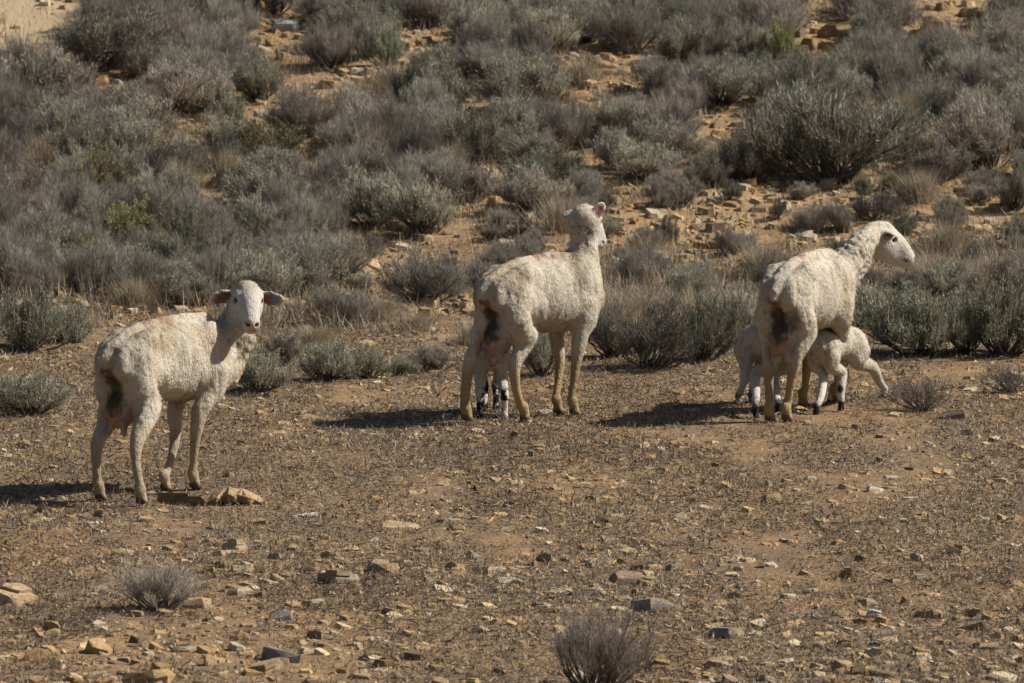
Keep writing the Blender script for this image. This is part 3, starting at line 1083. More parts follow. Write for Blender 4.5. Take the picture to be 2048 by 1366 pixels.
# shrubs seen singly in the photograph: base x, base y, width, height (pixels), kind, own label or None
HAND = [
    (318, 1222, 165, 95, 'dry', 'grey leafless twig bush among the stones below the left ewe'),
    (1190, 1385, 215, 165, 'dry', 'large grey twiggy bush cut by the bottom edge of the photo'),
    (1845, 822, 125, 75, 'bare', 'small dark dead shrub right of the nursing lamb\'s stretched hind leg'),
    (2025, 785, 100, 55, 'bare', 'low grey twig bush at the right edge in front of the big dark bush'),
    (1840, 712, 250, 140, 'green', 'broad dark green bush standing right behind the right ewe and lamb'),
    (2010, 712, 200, 150, 'green', 'dark green bush at the right edge beside the broad bush behind the lamb'),
    (1720, 655, 130, 110, 'sage', None),
    (1930, 704, 130, 120, 'green', 'green bush filling the gap between the two big bushes on the right'),
    (1300, 738, 170, 130, 'dark', 'dark rounded bush between the middle ewe and the right ewe'),
    (1405, 720, 170, 125, 'green', 'dark green bush just left of the lamb behind the right ewe'),
    (1225, 715, 120, 110, 'sage', 'grey sage bush right behind the middle ewe\'s front legs'),
    (1480, 690, 130, 120, 'sage', 'grey sage bush close behind the right ewe\'s rump'),
    (1085, 752, 100, 90, 'green', 'green bush seen under the middle ewe\'s belly'),
    (520, 782, 150, 85, 'green', 'low green bush behind the left ewe\'s chest'),
    (560, 730, 110, 70, 'sage', None),
    (660, 762, 130, 80, 'green', 'low dark green bush on the flat, left of two lower ones'),
    (740, 757, 110, 60, 'green', 'low green bush on the flat between the left and the middle ewe'),
    (800, 752, 60, 40, 'green', 'smallest low green bush on the flat left of the middle ewe'),
    (875, 740, 110, 50, 'sage', 'low sage bush just left of the middle ewe\'s hind leg'),
    (60, 832, 190, 85, 'green', 'low green bush at the left edge behind the left ewe'),
    (50, 702, 190, 120, 'green', 'big green sage bush at the left edge, foremost of the brush'),
    (145, 685, 110, 85, 'green', 'green sage bush next to the foremost one at the left edge'),
    (690, 648, 140, 75, 'twig', 'low twig bush on the flat right of the left ewe\'s head'),
    (850, 605, 165, 100, 'twig', 'broad grey twig bush left of the middle ewe'),
    (905, 600, 55, 80, 'dark', 'small dark upright shrub left of the middle ewe\'s back'),
    (380, 612, 140, 75, 'sage', None), (245, 488, 120, 80, 'olive', 'yellow-green bush alone among the grey brush on the left'),
    (510, 610, 150, 110, 'sage', None), (610, 590, 160, 110, 'sage', None), (290, 600, 120, 90, 'twig', None), (30, 585, 160, 110, 'twig', None),
    (160, 590, 150, 110, 'twig', None), (440, 560, 120, 100, 'sage', None), (680, 560, 110, 90, 'sage', None),
    (1745, 442, 120, 65, 'dark', 'dark isolated bush on the bare slope above the right ewe\'s head'),
    (1465, 405, 60, 45, 'dark', None), (1550, 440, 45, 40, 'dark', None), (1965, 405, 70, 40, 'sage', None), (1860, 372, 140, 100, 'sage', None),
    (1660, 365, 300, 190, 'sage', 'largest sage bush, high above the right ewe on the slope'), (1500, 365, 140, 90, 'sage', None),
    (1890, 250, 100, 85, 'dark', None), (1980, 335, 170, 140, 'sage', None), (1060, 220, 180, 120, 'sage', 'round sage bush alone between orange bare patches above the middle ewe'),
    (1060, 425, 130, 90, 'sage', None), (850, 470, 170, 110, 'sage', None), (740, 455, 150, 110, 'sage', None),
    (545, 375, 150, 80, 'sage', None), (1040, 385, 110, 70, 'green', None), (1280, 570, 110, 80, 'twig', None), (1530, 580, 90, 70, 'dark', None),
    (1010, 545, 90, 60, 'twig', None), (200, 140, 210, 130, 'sage', 'big sage bush beside the bare sand in the top left corner'), (85, 215, 210, 125, 'sage', None),
    (2030, 420, 90, 80, 'sage', None), (1330, 330, 130, 90, 'sage', None), (1250, 300, 130, 100, 'sage', None),
    (1900, 600, 140, 80, 'sage', None), (2040, 590, 120, 90, 'sage', None), (1380, 600, 120, 70, 'sage', None),
]
STRAW = [  # base x, base y, width, height
    (530, 335, 80, 60), (1230, 650, 110, 90), (1300, 640, 120, 80), (1390, 640, 110, 75), (1180, 640, 70, 70), (1800, 250, 90, 90), (1880, 560, 110, 70), (1990, 570, 100, 90),
    (60, 430, 120, 80), (160, 450, 90, 80), (760, 640, 80, 60), (830, 660, 80, 50), (620, 690, 90, 50), (1430, 330, 80, 70),
    (1560, 270, 80, 90), (1640, 220, 90, 80), (940, 690, 70, 60), (330, 430, 80, 70), (900, 350, 60, 80), (100, 560, 100, 80),
    (1950, 240, 80, 80), (1330, 250, 70, 80), (1745, 640, 80, 80), (700, 500, 60, 50), (1350, 690, 80, 70), (1470, 640, 80, 70), (480, 640, 70, 60), (1830, 650, 90, 70)]

_g = np.random.default_rng(314)
for _ in range(40):
    STRAW.append((float(_g.uniform(0, 2048)), float(_g.uniform(120, 660)), float(_g.uniform(60, 120)), float(_g.uniform(55, 100))))

SH = []


def plan(px, py, w, h, kind, label=None):
    p = on_ground(px, py)
    if p[1] > 60:
        return
    k = px_per_m(p[1])
    SH.append(dict(px=px, py=py, w=w / k, h=h / k, p=p, kind=kind, label=label))


for it in HAND:
    plan(*it)
g = np.random.default_rng(21)
tries = 0
while tries < 5200:
    tries += 1
    px, py = g.uniform(-20, 2068), g.uniform(20, 600)
    if py > 470 and px > 700:
        continue
    w, h = g.uniform(80, 165), g.uniform(62, 112)
    if py > 380 and px > 1100:
        w, h = w * .5, h * .5
    if any(x0 - w * .26 < px < x1 + w * .26 and y0 + 6 < py < y1 + h * (.66 if x0 else .95) for x0, x1, y0, y1 in BARE):
        continue
    p = on_ground(px, py)
    k = px_per_m(p[1])
    if any(math.hypot((p[0] - q['p'][0]), (p[1] - q['p'][1]) * .62) < .46 * (w / k / 2 + q['w'] / 2) + .03 for q in SH):
        continue
    z = vnoise(px / 260, py / 160, 4.4)
    r = g.random()
    kind = 'sage'
    if z > .55:
        kind = 'twig' if r < .6 else 'sage'
    elif r < .16:
        kind = 'green'
    elif r < .26:
        kind = 'dark'
    elif r < .30:
        kind = 'olive'
    elif r < .42:
        kind = 'twig'
    plan(px, py, w, h, kind)

tries = 0
n1 = len(SH)
while len(SH) < n1 + 46 and tries < 3000:
    tries += 1
    px, py = g.uniform(680, 2048), g.uniform(385, 640)
    w, h = g.uniform(38, 95), g.uniform(30, 62)
    p = on_ground(px, py)
    k = px_per_m(p[1])
    if any(math.hypot((p[0] - q['p'][0]), (p[1] - q['p'][1]) * .62) < .46 * (w / k / 2 + q['w'] / 2) + .03 for q in SH):
        continue
    plan(px, py, w, h, ('sage', 'twig', 'twig', 'dark', 'sage', 'green')[g.integers(6)])

BANDS = [(140, 'along the top edge'), (240, 'high on the hillside'), (340, 'halfway up the hillside'),
         (440, 'low on the hillside'), (560, 'at the foot of the hillside'), (2000, 'on the flat behind the sheep')]
TONE = {'sage': 'grey sage bush', 'green': 'green sage bush', 'olive': 'yellowish green bush', 'twig': 'bare grey twig bush', 'dark': 'dark dry shrub'}
rest = [q for q in SH if not q['label']]
for bi, (lim, phrase) in enumerate(BANDS):
    lo = BANDS[bi - 1][0] if bi else -1e9
    row = [q for q in rest if lo <= q['py'] < lim]
    for kind in TONE:
        rk = sorted([q for q in row if q['kind'] == kind], key=lambda q: q['px'])
        for i, q in enumerate(rk):
            size = 'large ' if q['w'] > .58 else ('small ' if q['w'] < .40 else '')
            q['label'] = f"{size}{TONE[kind]} {phrase}, {ORD[i]} such from left" if len(rk) > 1 else f"{size}{TONE[kind]} {phrase}, the only such"

cnt = {}
for q in SH:
    kind = q['kind']
    cnt[kind] = cnt.get(kind, -1) + 1
    tr, cr = KINDS[kind][cnt[kind] % len(KINDS[kind])]
    root = link({'sage': 'sagebrush', 'green': 'sagebrush', 'olive': 'rabbitbrush', 'twig': 'twig_bush', 'dark': 'dry_shrub', 'dry': 'twig_bush', 'bare': 'dead_shrub'}[kind], None, loc=q['p'])
    root.rotation_euler[2] = g.uniform(0, 6.28)
    R, H = SHRUB[kind][5:7]
    sxy, sz = q['w'] / (2 * R * .86), q['h'] / (H * 1.08)
    root.scale = (sxy * g.uniform(.92, 1.08), sxy * g.uniform(.92, 1.08), sz)
    tag(root, q['label'], 'bush', 'brush on and below the hillside')
    link('trunk', tr, root)
    link('crown', cr, root)

ST = []
for px, py, w, h in STRAW:
    p = on_ground(px, py)
    k = px_per_m(p[1])
    ST.append((px, py, w / k, h / k, p))
for bi, (lim, phrase) in enumerate(BANDS):
    lo = BANDS[bi - 1][0] if bi else -1e9
    row = sorted([q for q in ST if lo <= q[1] < lim])
    for i, (px, py, w, h, p) in enumerate(row):
        o = link('grass_tuft', TUFTS[i % 3], loc=p)
        o.rotation_euler[2] = g.uniform(0, 6.28)
        o.scale = (w / .42, w / .42, h / .40)
        tag(o, f"pale dry grass tuft {phrase}, {ORD[i]} tuft from the left", 'grass', 'dry grass tufts')

# brush running on beyond the sides and the top of the photograph
Vs, Fs, Cs, nb = [], [], [], 0
for i in range(120):
    side_ = g.random()
    y = g.uniform(37.5, 56)
    half = y * 1024 / FPX
    x = (half + g.uniform(.35, 2.4)) * (1 if side_ < .5 else -1)
    if y > 49.5:
        x = g.uniform(-half - 2, half + 2)
    elif i % 2:
        continue
    me = KINDS[('sage', 'twig', 'green')[i % 3]][i % 3][1]
    n = len(me.vertices)
    v = np.empty(n * 3, np.float32)
    me.vertices.foreach_get('co', v)
    c = np.empty(n * 4, np.float32)
    me.attributes['col'].data.foreach_get('color', c)
    v, c = v.reshape(-1, 4, 3)[::5], c.reshape(-1, 4, 4)[::5]
    mid = v.mean(1, keepdims=True)
    v = (mid + (v - mid) * 1.7) * g.uniform(.7, 1.3)
    v = v.reshape(-1, 3) + [x, y, float(ground(x, y))]
    Vs.append(v)
    Cs.append(c.reshape(-1, 4)[:, :3])
    Fs.append(np.arange(len(v)).reshape(-1, 4) + nb)
    nb += len(v)
o = link('brush_beyond', np_mesh('brush_beyond', np.concatenate(Vs), np.concatenate(Fs), M_GRASS, np.concatenate(Cs)))
tag(o, 'grey brush carrying on beyond the sides of the view', 'brush', kind='stuff')

# ------------------------------------------------------------------ stones
def hull(points, flat_bottom=True):
    bm = bmesh.new()
    vs = [bm.verts.new(p) for p in points]
    r = bmesh.ops.convex_hull(bm, input=vs)
    junk = [e for e in r['geom_interior'] + r['geom_unused'] if isinstance(e, bmesh.types.BMVert)]
    bmesh.ops.delete(bm, geom=list(set(junk)), context='VERTS')
    return bm


def stone_mesh(seed, kind):
    """unit stone: about 1 wide, 0.8 deep, 1 high; slab, wedge or block"""
    g = np.random.default_rng(seed)
    n = g.integers(6, 10)
    ang = np.sort(g.uniform(0, 2 * math.pi, n))
    rad = g.uniform(.36, .56, n)
    out = np.stack([np.cos(ang) * rad, np.sin(ang) * rad * .8], -1)
    pts = []
    tilt = g.normal(0, .18, 2) if kind != 'wedge' else np.array([g.choice([-1, 1]) * .7, g.normal(0, .3)])
    for (x, y) in out:
        k = g.uniform(.70, .98)
        top = .5 + tilt @ np.array([x, y]) + g.normal(0, .05)
        pts.append((x * k, y * k, max(top, .08)))
        pts.append((x * g.uniform(.98, 1.08), y * g.uniform(.98, 1.08), g.uniform(-.05, .18)))
        pts.append((x * .9, y * .9, -.5))
    if kind == 'block':
        pts += [(g.normal(0, .12), g.normal(0, .1), .72), (g.normal(0, .2), g.normal(0, .15), .62)]
    bm = hull(pts)
    if kind == 'slab' and seed % 2:                       # a second, offset layer of the split slab
        off = g.normal(0, .12, 2)
        pts2 = [(x * .62 + off[0], y * .62 + off[1], z) for (x, y) in out for z in (.3, .5 + tilt @ np.array([x, y]) + .22)]
        b2 = hull(pts2)
        me_t = bpy.data.meshes.new('t')
        b2.to_mesh(me_t)
        b2.free()
        bm.from_mesh(me_t)
        bpy.data.meshes.remove(me_t)
    return bm


SHAPES = {}
for ki, kind in enumerate(('slab', 'wedge', 'block')):
    for j in range(6 if kind == 'slab' else 5):
        bm = stone_mesh(40 + 10 * ki + j, kind)
        for cname, m in STONES.items():
            me = bpy.data.meshes.new(f'{cname}_{kind}')
            bm.to_mesh(me)
            me.materials.append(m)
            SHAPES.setdefault((cname, kind), []).append(me)
        bm.free()

# stones seen singly: centre x, centre y, width, height (pixels), colour, shape, own label or None
S_HAND = [
    (357, 996, 122, 40, 'brown', 'slab', 'flat brown slab lying right beside the left ewe\'s front hooves'),
    (610, 1028, 72, 12, 'white', 'slab', 'flat white stone right of the tilted slab at the left ewe'),
    (210, 1027, 46, 16, 'tan', 'slab', 'flat tan stone below the left ewe\'s hind hooves'), (80, 1017, 38, 20, 'tan', 'wedge', None),
    (241, 1103, 52, 20, 'tan', 'block', None), (440, 1105, 42, 15, 'cream', 'wedge', None),
    (683, 1152, 86, 26, 'cream', 'slab', 'largest pale cream slab right of the left twig bush'),
    (760, 1130, 84, 30, 'tan', 'slab', 'broad tan slab just behind the largest cream slab'),
    (625, 1203, 52, 15, 'cream', 'slab', None), (395, 1203, 62, 30, 'tan', 'block', 'tan block against the right side of the left twig bush'),
    (330, 1222, 46, 18, 'ochre', 'wedge', 'ochre wedge at the foot of the left twig bush'), (342, 1240, 36, 18, 'tan', 'block', None),
    (480, 1137, 58, 14, 'tan', 'slab', None), (478, 1180, 48, 16, 'cream', 'slab', None), (520, 1187, 40, 18, 'brown', 'wedge', None),
    (560, 1230, 62, 24, 'grey', 'slab', None), (20, 1190, 96, 40, 'tan', 'slab', 'big tan slab at the left edge level with the twig bush'),
    (205, 1176, 38, 18, 'cream', 'block', None), (103, 1250, 42, 28, 'ochre', 'block', None), (80, 1306, 62, 30, 'ochre', 'block', None),
    (482, 1270, 34, 24, 'ochre', 'block', None), (365, 1298, 52, 16, 'cream', 'slab', None),
    (560, 1305, 84, 42, 'grey', 'wedge', 'tilted grey and brown rock near the bottom left of centre'), (530, 1333, 105, 30, 'tan', 'slab', None),
    (420, 1317, 52, 32, 'tan', 'wedge', None), (300, 1350, 130, 34, 'ochre', 'slab', 'big ochre slab on the bottom edge left of the grey rock'),
    (690, 1234, 32, 16, 'ochre', 'block', None), (790, 1222, 52, 15, 'tan', 'wedge', None), (665, 1110, 42, 15, 'cream', 'slab', None),
    (903, 1130, 30, 24, 'tan', 'block', None), (950, 1110, 38, 16, 'cream', 'wedge', None), (990, 1138, 58, 15, 'cream', 'slab', None),
    (945, 975, 32, 12, 'brown', 'slab', None), (795, 1052, 95, 20, 'tan', 'slab', None), (690, 1010, 28, 12, 'tan', 'block', None),
    (632, 915, 20, 14, 'cream', 'block', None), (955, 1262, 46, 13, 'cream', 'slab', None), (620, 1300, 38, 15, 'cream', 'slab', None),
    (870, 1333, 42, 15, 'ochre', 'slab', None), (720, 1350, 54, 14, 'tan', 'slab', None), (715, 832, 26, 18, 'cream', 'block', 'pale block left of the middle ewe\'s shadow'),
    (1256, 1155, 84, 24, 'brown', 'slab', 'dark brown slab behind the tan one above the lichened rock'), (1294, 1164, 50, 18, 'tan', 'slab', None),
    (1110, 1182, 40, 12, 'cream', 'slab', None), (1112, 1195, 38, 12, 'tan', 'slab', None), (1140, 1186, 18, 12, 'tan', 'block', None),
    (1085, 1211, 42, 13, 'cream', 'slab', None), (1100, 1220, 46, 14, 'tan', 'slab', None),
    (1302, 1205, 92, 36, 'grey', 'block', 'grey rock with orange lichen right of the bottom bush'), (1470, 1190, 38, 20, 'cream', 'block', None),
    (1450, 1175, 26, 14, 'tan', 'block', None), (1515, 1244, 48, 13, 'white', 'slab', None), (1455, 1262, 74, 32, 'grey', 'slab', 'grey and orange lichened slab below the grey lichened rock'),
    (1750, 1227, 42, 18, 'white', 'slab', None), (1765, 1238, 38, 13, 'ochre', 'slab', None), (1860, 1226, 74, 20, 'tan', 'slab', None), (1810, 1198, 28, 18, 'tan', 'wedge', None),
    (1840, 1155, 36, 13, 'cream', 'slab', None), (1690, 1328, 60, 26, 'tan', 'wedge', None), (1770, 1345, 62, 18, 'brown', 'wedge', None),
    (1755, 1286, 32, 13, 'tan', 'slab', None), (1970, 1290, 64, 16, 'tan', 'slab', None), (2010, 1353, 64, 17, 'cream', 'slab', None),
    (1318, 1330, 64, 26, 'ochre', 'slab', 'yellow slab touching the right side of the bottom bush'), (1540, 993, 54, 20, 'tan', 'block', None),
    (1539, 965, 18, 18, 'cream', 'block', None), (1385, 999, 28, 15, 'tan', 'block', None), (1752, 977, 42, 13, 'white', 'wedge', None), (1800, 981, 38, 9, 'cream', 'slab', None),
    (1215, 1036, 52, 22, 'brown', 'wedge', None), (1180, 994, 26, 13, 'cream', 'block', None), (1960, 955, 14, 14, 'cream', 'block', None), (1430, 1092, 26, 16, 'tan', 'wedge', None),
    (1625, 1181, 38, 10, 'cream', 'slab', None), (1935, 863, 26, 16, 'cream', 'block', None), (1905, 830, 74, 18, 'grey', 'slab', 'grey slab below the small dead shrub on the right'),
    (1805, 1040, 24, 11, 'cream', 'slab', None), (1805, 742, 30, 20, 'ochre', 'wedge', None), (1620, 956, 26, 9, 'cream', 'slab', None),
    (1870, 45, 64, 54, 'ochre', 'block', 'biggest orange rock in the top right'), (1835, 66, 44, 30, 'ochre', 'block', None), (1900, 62, 40, 30, 'cream', 'block', None), (1815, 20, 50, 26, 'ochre', 'slab', None),
    (1945, 22, 54, 24, 'ochre', 'slab', None), (1660, 60, 50, 40, 'ochre', 'block', None), (1620, 85, 46, 26, 'ochre', 'slab', None), (1690, 95, 34, 20, 'tan', 'block', None),
    (1755, 333, 22, 13, 'white', 'slab', None), (1850, 480, 34, 18, 'cream', 'slab', None), (1940, 435, 24, 18, 'cream', 'block', None), (1330, 545, 74, 20, 'cream', 'slab', None),
    (1235, 520, 34, 18, 'cream', 'block', None), (985, 285, 22, 14, 'white', 'block', None), (1420, 410, 24, 20, 'ochre', 'block', None), (1520, 465, 34, 20, 'ochre', 'block', None),
    (1245, 378, 46, 24, 'ochre', 'block', None), (600, 300, 54, 36, 'ochre', 'block', None), (605, 330, 40, 20, 'ochre', 'slab', None), (570, 48, 62, 30, 'white', 'block', None), (545, 80, 40, 26, 'ochre', 'block', None),
    (1000, 375, 30, 24, 'ochre', 'wedge', None), (990, 400, 40, 26, 'ochre', 'block', None), (440, 360, 44, 26, 'ochre', 'slab', None), (470, 385, 36, 20, 'ochre', 'block', None), (200, 160, 44, 26, 'ochre', 'slab', None),
    (235, 165, 26, 20, 'white', 'block', None), (520, 225, 34, 26, 'cream', 'block', None), (545, 240, 26, 20, 'white', 'block', None), (715, 140, 44, 22, 'cream', 'slab', None), (660, 165, 50, 24, 'ochre', 'slab', None),
    (960, 175, 50, 30, 'ochre', 'slab', None), (970, 230, 40, 22, 'ochre', 'slab', None), (1150, 190, 60, 26, 'ochre', 'slab', None), (1210, 125, 60, 20, 'tan', 'slab', None), (1150, 110, 30, 18, 'white', 'block', None),
    (1440, 265, 50, 26, 'ochre', 'slab', None), (1410, 300, 40, 20, 'tan', 'slab', None), (1870, 250, 36, 26, 'ochre', 'block', None), (1930, 305, 24, 16, 'cream', 'block', None),
    (220, 632, 18, 16, 'ochre', 'wedge', None), (110, 703, 30, 12, 'tan', 'slab', None),
]
LAND = [(240, 1000, "the left ewe"), (1000, 850, "the middle ewe"), (1560, 850, "the right ewe"), (1850, 815, "the small dead shrub"), (318, 1200, "the left twig bush"),
        (1190, 1330, "the bottom twig bush"), (1302, 1205, "the grey lichened rock"), (683, 1152, "the largest cream slab"), (560, 1305, "the tilted grey rock"),
        (20, 1350, "the bottom left corner"), (2030, 1350, "the bottom right corner"), (1745, 430, "the bush above the right ewe's head"), (1870, 45, "the biggest top right rock"),
        (1060, 200, "the round bush amid orange patches"), (570, 40, "the big white top rock"), (245, 450, "the yellow-green bush"), (850, 560, "the broad twig bush left of the middle ewe"),
        (1190, 450, "the middle ewe's head"), (1660, 300, "the largest sage bush"), (490, 600, "the left ewe's head"), (1840, 650, "the broad bush behind the lamb"), (1540, 990, "the tan block below the right ewe"),
        (1215, 1036, "the dark wedge at centre"), (1750, 1200, "the white stone at lower right")]
SP = []


def put_stone(px, py, w, h, colr, kind, label=None):
    p = on_ground(px, py + h * .42)
    k = px_per_m(p[1])
    SP.append(dict(px=px, py=py, w=w / k, h=h / k, p=p, c=colr, kind=kind, label=label, wp=w))


for it in S_HAND:
    put_stone(*it)
g = np.random.default_rng(77)
COLS = ['tan', 'tan', 'cream', 'ochre', 'ochre', 'tan', 'cream', 'tan', 'brown']
HCOLS = ['ochre', 'ochre', 'tan', 'cream', 'ochre', 'tan']


def free(px, py, w):
    return all(abs(px - q['px']) > .5 * (w + q['wp']) + 2 or abs(py - q['py']) > 11 for q in SP)


n0 = len(SP)
while len(SP) < n0 + 125:                                     # foreground, thicker towards the camera
    py = 1366 - 330 * g.random() ** 1.25
    px = g.uniform(0, 2048)
    w = g.uniform(20, 46) * (.75 + .4 * (py - 1030) / 330) * (1.5 if g.random() < .08 else 1)
    if free(px, py, w) and not (1080 < px < 1300 and py > 1230):
        put_stone(px, py, w, w * g.uniform(.26, .62), COLS[g.integers(len(COLS))], ('slab', 'slab', 'wedge', 'block')[g.integers(4)])
while len(SP) < n0 + 160:                                     # sparse ones around and behind the sheep
    py, px = g.uniform(690, 1040), g.uniform(0, 2048)
    w = g.uniform(14, 26)
    if free(px, py, w):
        put_stone(px, py, w, w * g.uniform(.35, .7), COLS[g.integers(len(COLS))], ('slab', 'block')[g.integers(2)])
bi = 0
while len(SP) < 296:                                          # rubble on the bare patches of the hillside
    x0, x1, y0, y1 = BARE[1 + bi % (len(BARE) - 1)]
    bi += 1
    px, py = g.uniform(x0, x1), g.uniform(y0, y1)
    w = g.uniform(14, 34)
    if free(px, py, w):
        put_stone(px, py, w, w * g.uniform(.4, .75), HCOLS[g.integers(len(HCOLS))], ('slab', 'block', 'wedge')[g.integers(3)])

# labels: named by colour, shape and their rank around something one can find
todo = [q for q in SP if not q['label']]
buckets = {}
for q in todo:
    q['wd'] = {'slab': 'flat', 'wedge': 'tilted', 'block': 'chunky'}[q['kind']]
    d = [(math.hypot(q['px'] - x, (q['py'] - y) * 1.5), n, x, y) for x, y, n in LAND]
    dist, n, x, y = min(d)
    dx, dy = q['px'] - x, (q['py'] - y) * 1.5
    if 'corner' in n:
        rel = 'to'
    elif abs(dx) > abs(dy):
        rel = 'right of' if dx > 0 else 'left of'
    else:
        rel = 'below' if dy > 0 else 'above'
    buckets.setdefault((n, rel, q['c'], q['wd']), []).append((dist, q))
for (n, rel, c, wd), lst in buckets.items():
    lst.sort(key=lambda t: t[0])
    for i, (dist, q) in enumerate(lst):
        near = 'nearest' if i == 0 else ORD[i] + ' nearest'
        q['label'] = f"{wd} {c} stone {near} {'' if rel == 'to' else rel + ' '}{n}"
for q in SP:
    me = SHAPES[(q['c'], q['kind'])]
    o = link('stone', me[g.integers(len(me))], loc=q['p'] + np.array([0, 0, .10 * q['h']]))
    o.rotation_euler = (g.normal(.14, .10), g.normal(.08, .12), g.uniform(-.7, .7) + math.pi * g.integers(2))
    o.scale = (q['w'] * 1.06, q['w'] * g.uniform(.8, 1.2), q['h'] * (.95 if q['kind'] == 'slab' else .85))
    tag(o, q['label'], 'stone', 'stones scattered over the ground')

# the tilted slab at the left ewe: a curved sheet of rock propped up over its own shadow
def propped_slab():
    p = on_ground(466, 1008)
    k = px_per_m(p[1])
    g = np.random.default_rng(5)
    nx, ny = 15, 7
    V = []
    prof = [(-.118, .010), (-.095, .035), (-.06, .062), (-.02, .082), (.03, .080), (.075, .062), (.105, .030), (.122, .004)]
    xs_ = np.array([a for a, _ in prof])
    zs_ = np.array([b for _, b in prof])
    for lay in (0, 1):
        for i in range(nx):
            u = i / (nx - 1)
            x = -.118 + .24 * u
            z = float(np.interp(x, xs_, zs_))
            for j in range(ny):
                v = j / (ny - 1)
                y = -.035 + .30 * v + .015 * math.sin(7 * u) + g.normal(0, .004)
                zz = .74 * z * (.66 + .50 * math.sin(math.pi * min(v * 1.5, 1))) * (1 - .72 * v * v) + g.normal(0, .003)
                th = .018 + .014 * abs(math.sin(9 * u + 4 * v)) + .006 * g.random()
                V.append((x + g.normal(0, .003), y + .018 * math.sin(23 * u) * (1 - v) + (.012 if lay else 0), zz - (th if lay else 0)))
    A = np.arange(nx * ny * 2).reshape(2, nx, ny)
    Fq = []
    for i in range(nx - 1):
        for j in range(ny - 1):
            Fq.append((A[0, i, j], A[0, i + 1, j], A[0, i + 1, j + 1], A[0, i, j + 1]))
            Fq.append((A[1, i, j], A[1, i, j + 1], A[1, i + 1, j + 1], A[1, i + 1, j]))
    for i in range(nx - 1):
        Fq.append((A[0, i, 0], A[1, i, 0], A[1, i + 1, 0], A[0, i + 1, 0]))
        Fq.append((A[0, i, -1], A[0, i + 1, -1], A[1, i + 1, -1], A[1, i, -1]))
    for j in range(ny - 1):
        Fq.append((A[0, 0, j], A[0, 0, j + 1], A[1, 0, j + 1], A[1, 0, j]))
        Fq.append((A[0, -1, j], A[1, -1, j], A[1, -1, j + 1], A[0, -1, j + 1]))
    o = link('stone', np_mesh('propped_slab', V, Fq, STONES['slab']), loc=p)
    tag(o, 'arched tan slab with a dark hollow under it beside the left ewe', 'stone', 'stones scattered over the ground')


propped_slab()

# ------------------------------------------------------------------ ground cover nobody could count
def scatter(g, n, y0, y1, margin=.5, power=1.0):
    y = y0 + (y1 - y0) * g.random(n) ** power
    half = y * 1024 / FPX + margin
    x = g.uniform(-1, 1, n) * half
    return x, y


def litter():
    g = np.random.default_rng(91)
    x, y = scatter(g, 420000, 24.2, 39.5)
    dens = vnoise(x / .35, y / .8, 9.1) * .65 + vnoise(x / .10, y / .22, 2.7) * .45 + .10 * (vnoise(x / 1.1, y / 2.2, 12.4) - .5) + .03
    keep = g.random(len(x)) < sstep(.24, .66, dens)
    x, y = x[keep], y[keep]
    n = len(x)
    P = np.stack([x, y, ground(x, y) + g.uniform(-.003, .006, n)], -1)
    stand = g.random(n) < .42
    D = g.normal(0, 1, (n, 3))
    D[:, 2] = np.where(stand, np.abs(D[:, 2]) + .7, np.abs(D[:, 2]) * .18)
    D /= np.linalg.norm(D, axis=1, keepdims=True)
    Ln = np.where(stand, g.uniform(.012, .038, n), g.uniform(.015, .060, n))
    V, Fq = blades(g, P, D, Ln, g.uniform(.0009, .0026, n))
    pal = np.array([(.18, .145, .112), (.115, .095, .077), (.29, .22, .15), (.075, .062, .05), (.40, .31, .205), (.21, .185, .152)])
    pick = (vnoise(x / .6, y / 1.2, 6.1) * 4 + g.uniform(0, 3.5, n)).astype(int) % 6
    c = np.repeat(pal[pick] * g.uniform(.7, 1.2, (n, 1)), 4, 0)
    o = link('grass_litter', np_mesh('grass_litter', V, Fq, M_GRASS, c))
    tag(o, 'dead grass stubble and twig litter covering the stony ground', 'litter', kind='stuff')


def hill_grass():
    g = np.random.default_rng(92)
    x, y = scatter(g, 190000, 36.0, 53, .8)
    dens = vnoise(x / .45, y / .9, 3.9) * .6 + vnoise(x / .13, y / .3, 8.7) * .5
    bare = np.zeros(len(x))
    for bx, by, bw, bh in BARE_W:
        e = ((x - bx) / (bw * 1.05)) ** 2 + ((y - by) / (bh * 1.1)) ** 2
        bare = np.maximum(bare, 1 - sstep(.6, 1.5, e))
    keep = (g.random(len(x)) < sstep(.30, .68, dens)) & (g.random(len(x)) > bare * .80)
    x, y = x[keep], y[keep]
    n = len(x)
    P = np.stack([x, y, ground(x, y) - .005], -1)
    D = g.normal(0, .42, (n, 3)) + np.array([0, 0, 1.0])
    D[:, 2] = np.abs(D[:, 2]) + .1
    D /= np.linalg.norm(D, axis=1, keepdims=True)
    tall = vnoise(x / .8, y / 1.4, 1.7)
    Ln = g.uniform(.03, .12, n) * (.6 + 1.0 * tall) * (.75 + .25 * sstep(38, 40, y) + .5 * sstep(.5, .8, tall) * (y < 39.5))
    V, Fq = blades(g, P, D, Ln, g.uniform(.0012, .0026, n))
    pal = np.array([(.36, .285, .185), (.27, .22, .16), (.46, .36, .23), (.21, .185, .14), (.30, .265, .195)])
    pick = (vnoise(x / .9, y / 1.5, 4.6) * 4 + g.uniform(0, 3, n)).astype(int) % 5
    c = np.repeat(pal[pick] * g.uniform(.7, 1.2, (n, 1)), 4, 0)
    o = link('hillside_grass', np_mesh('hillside_grass', V, Fq, M_GRASS, c))
    tag(o, 'thin dry grass growing between the bushes on the hillside', 'grass', kind='stuff')


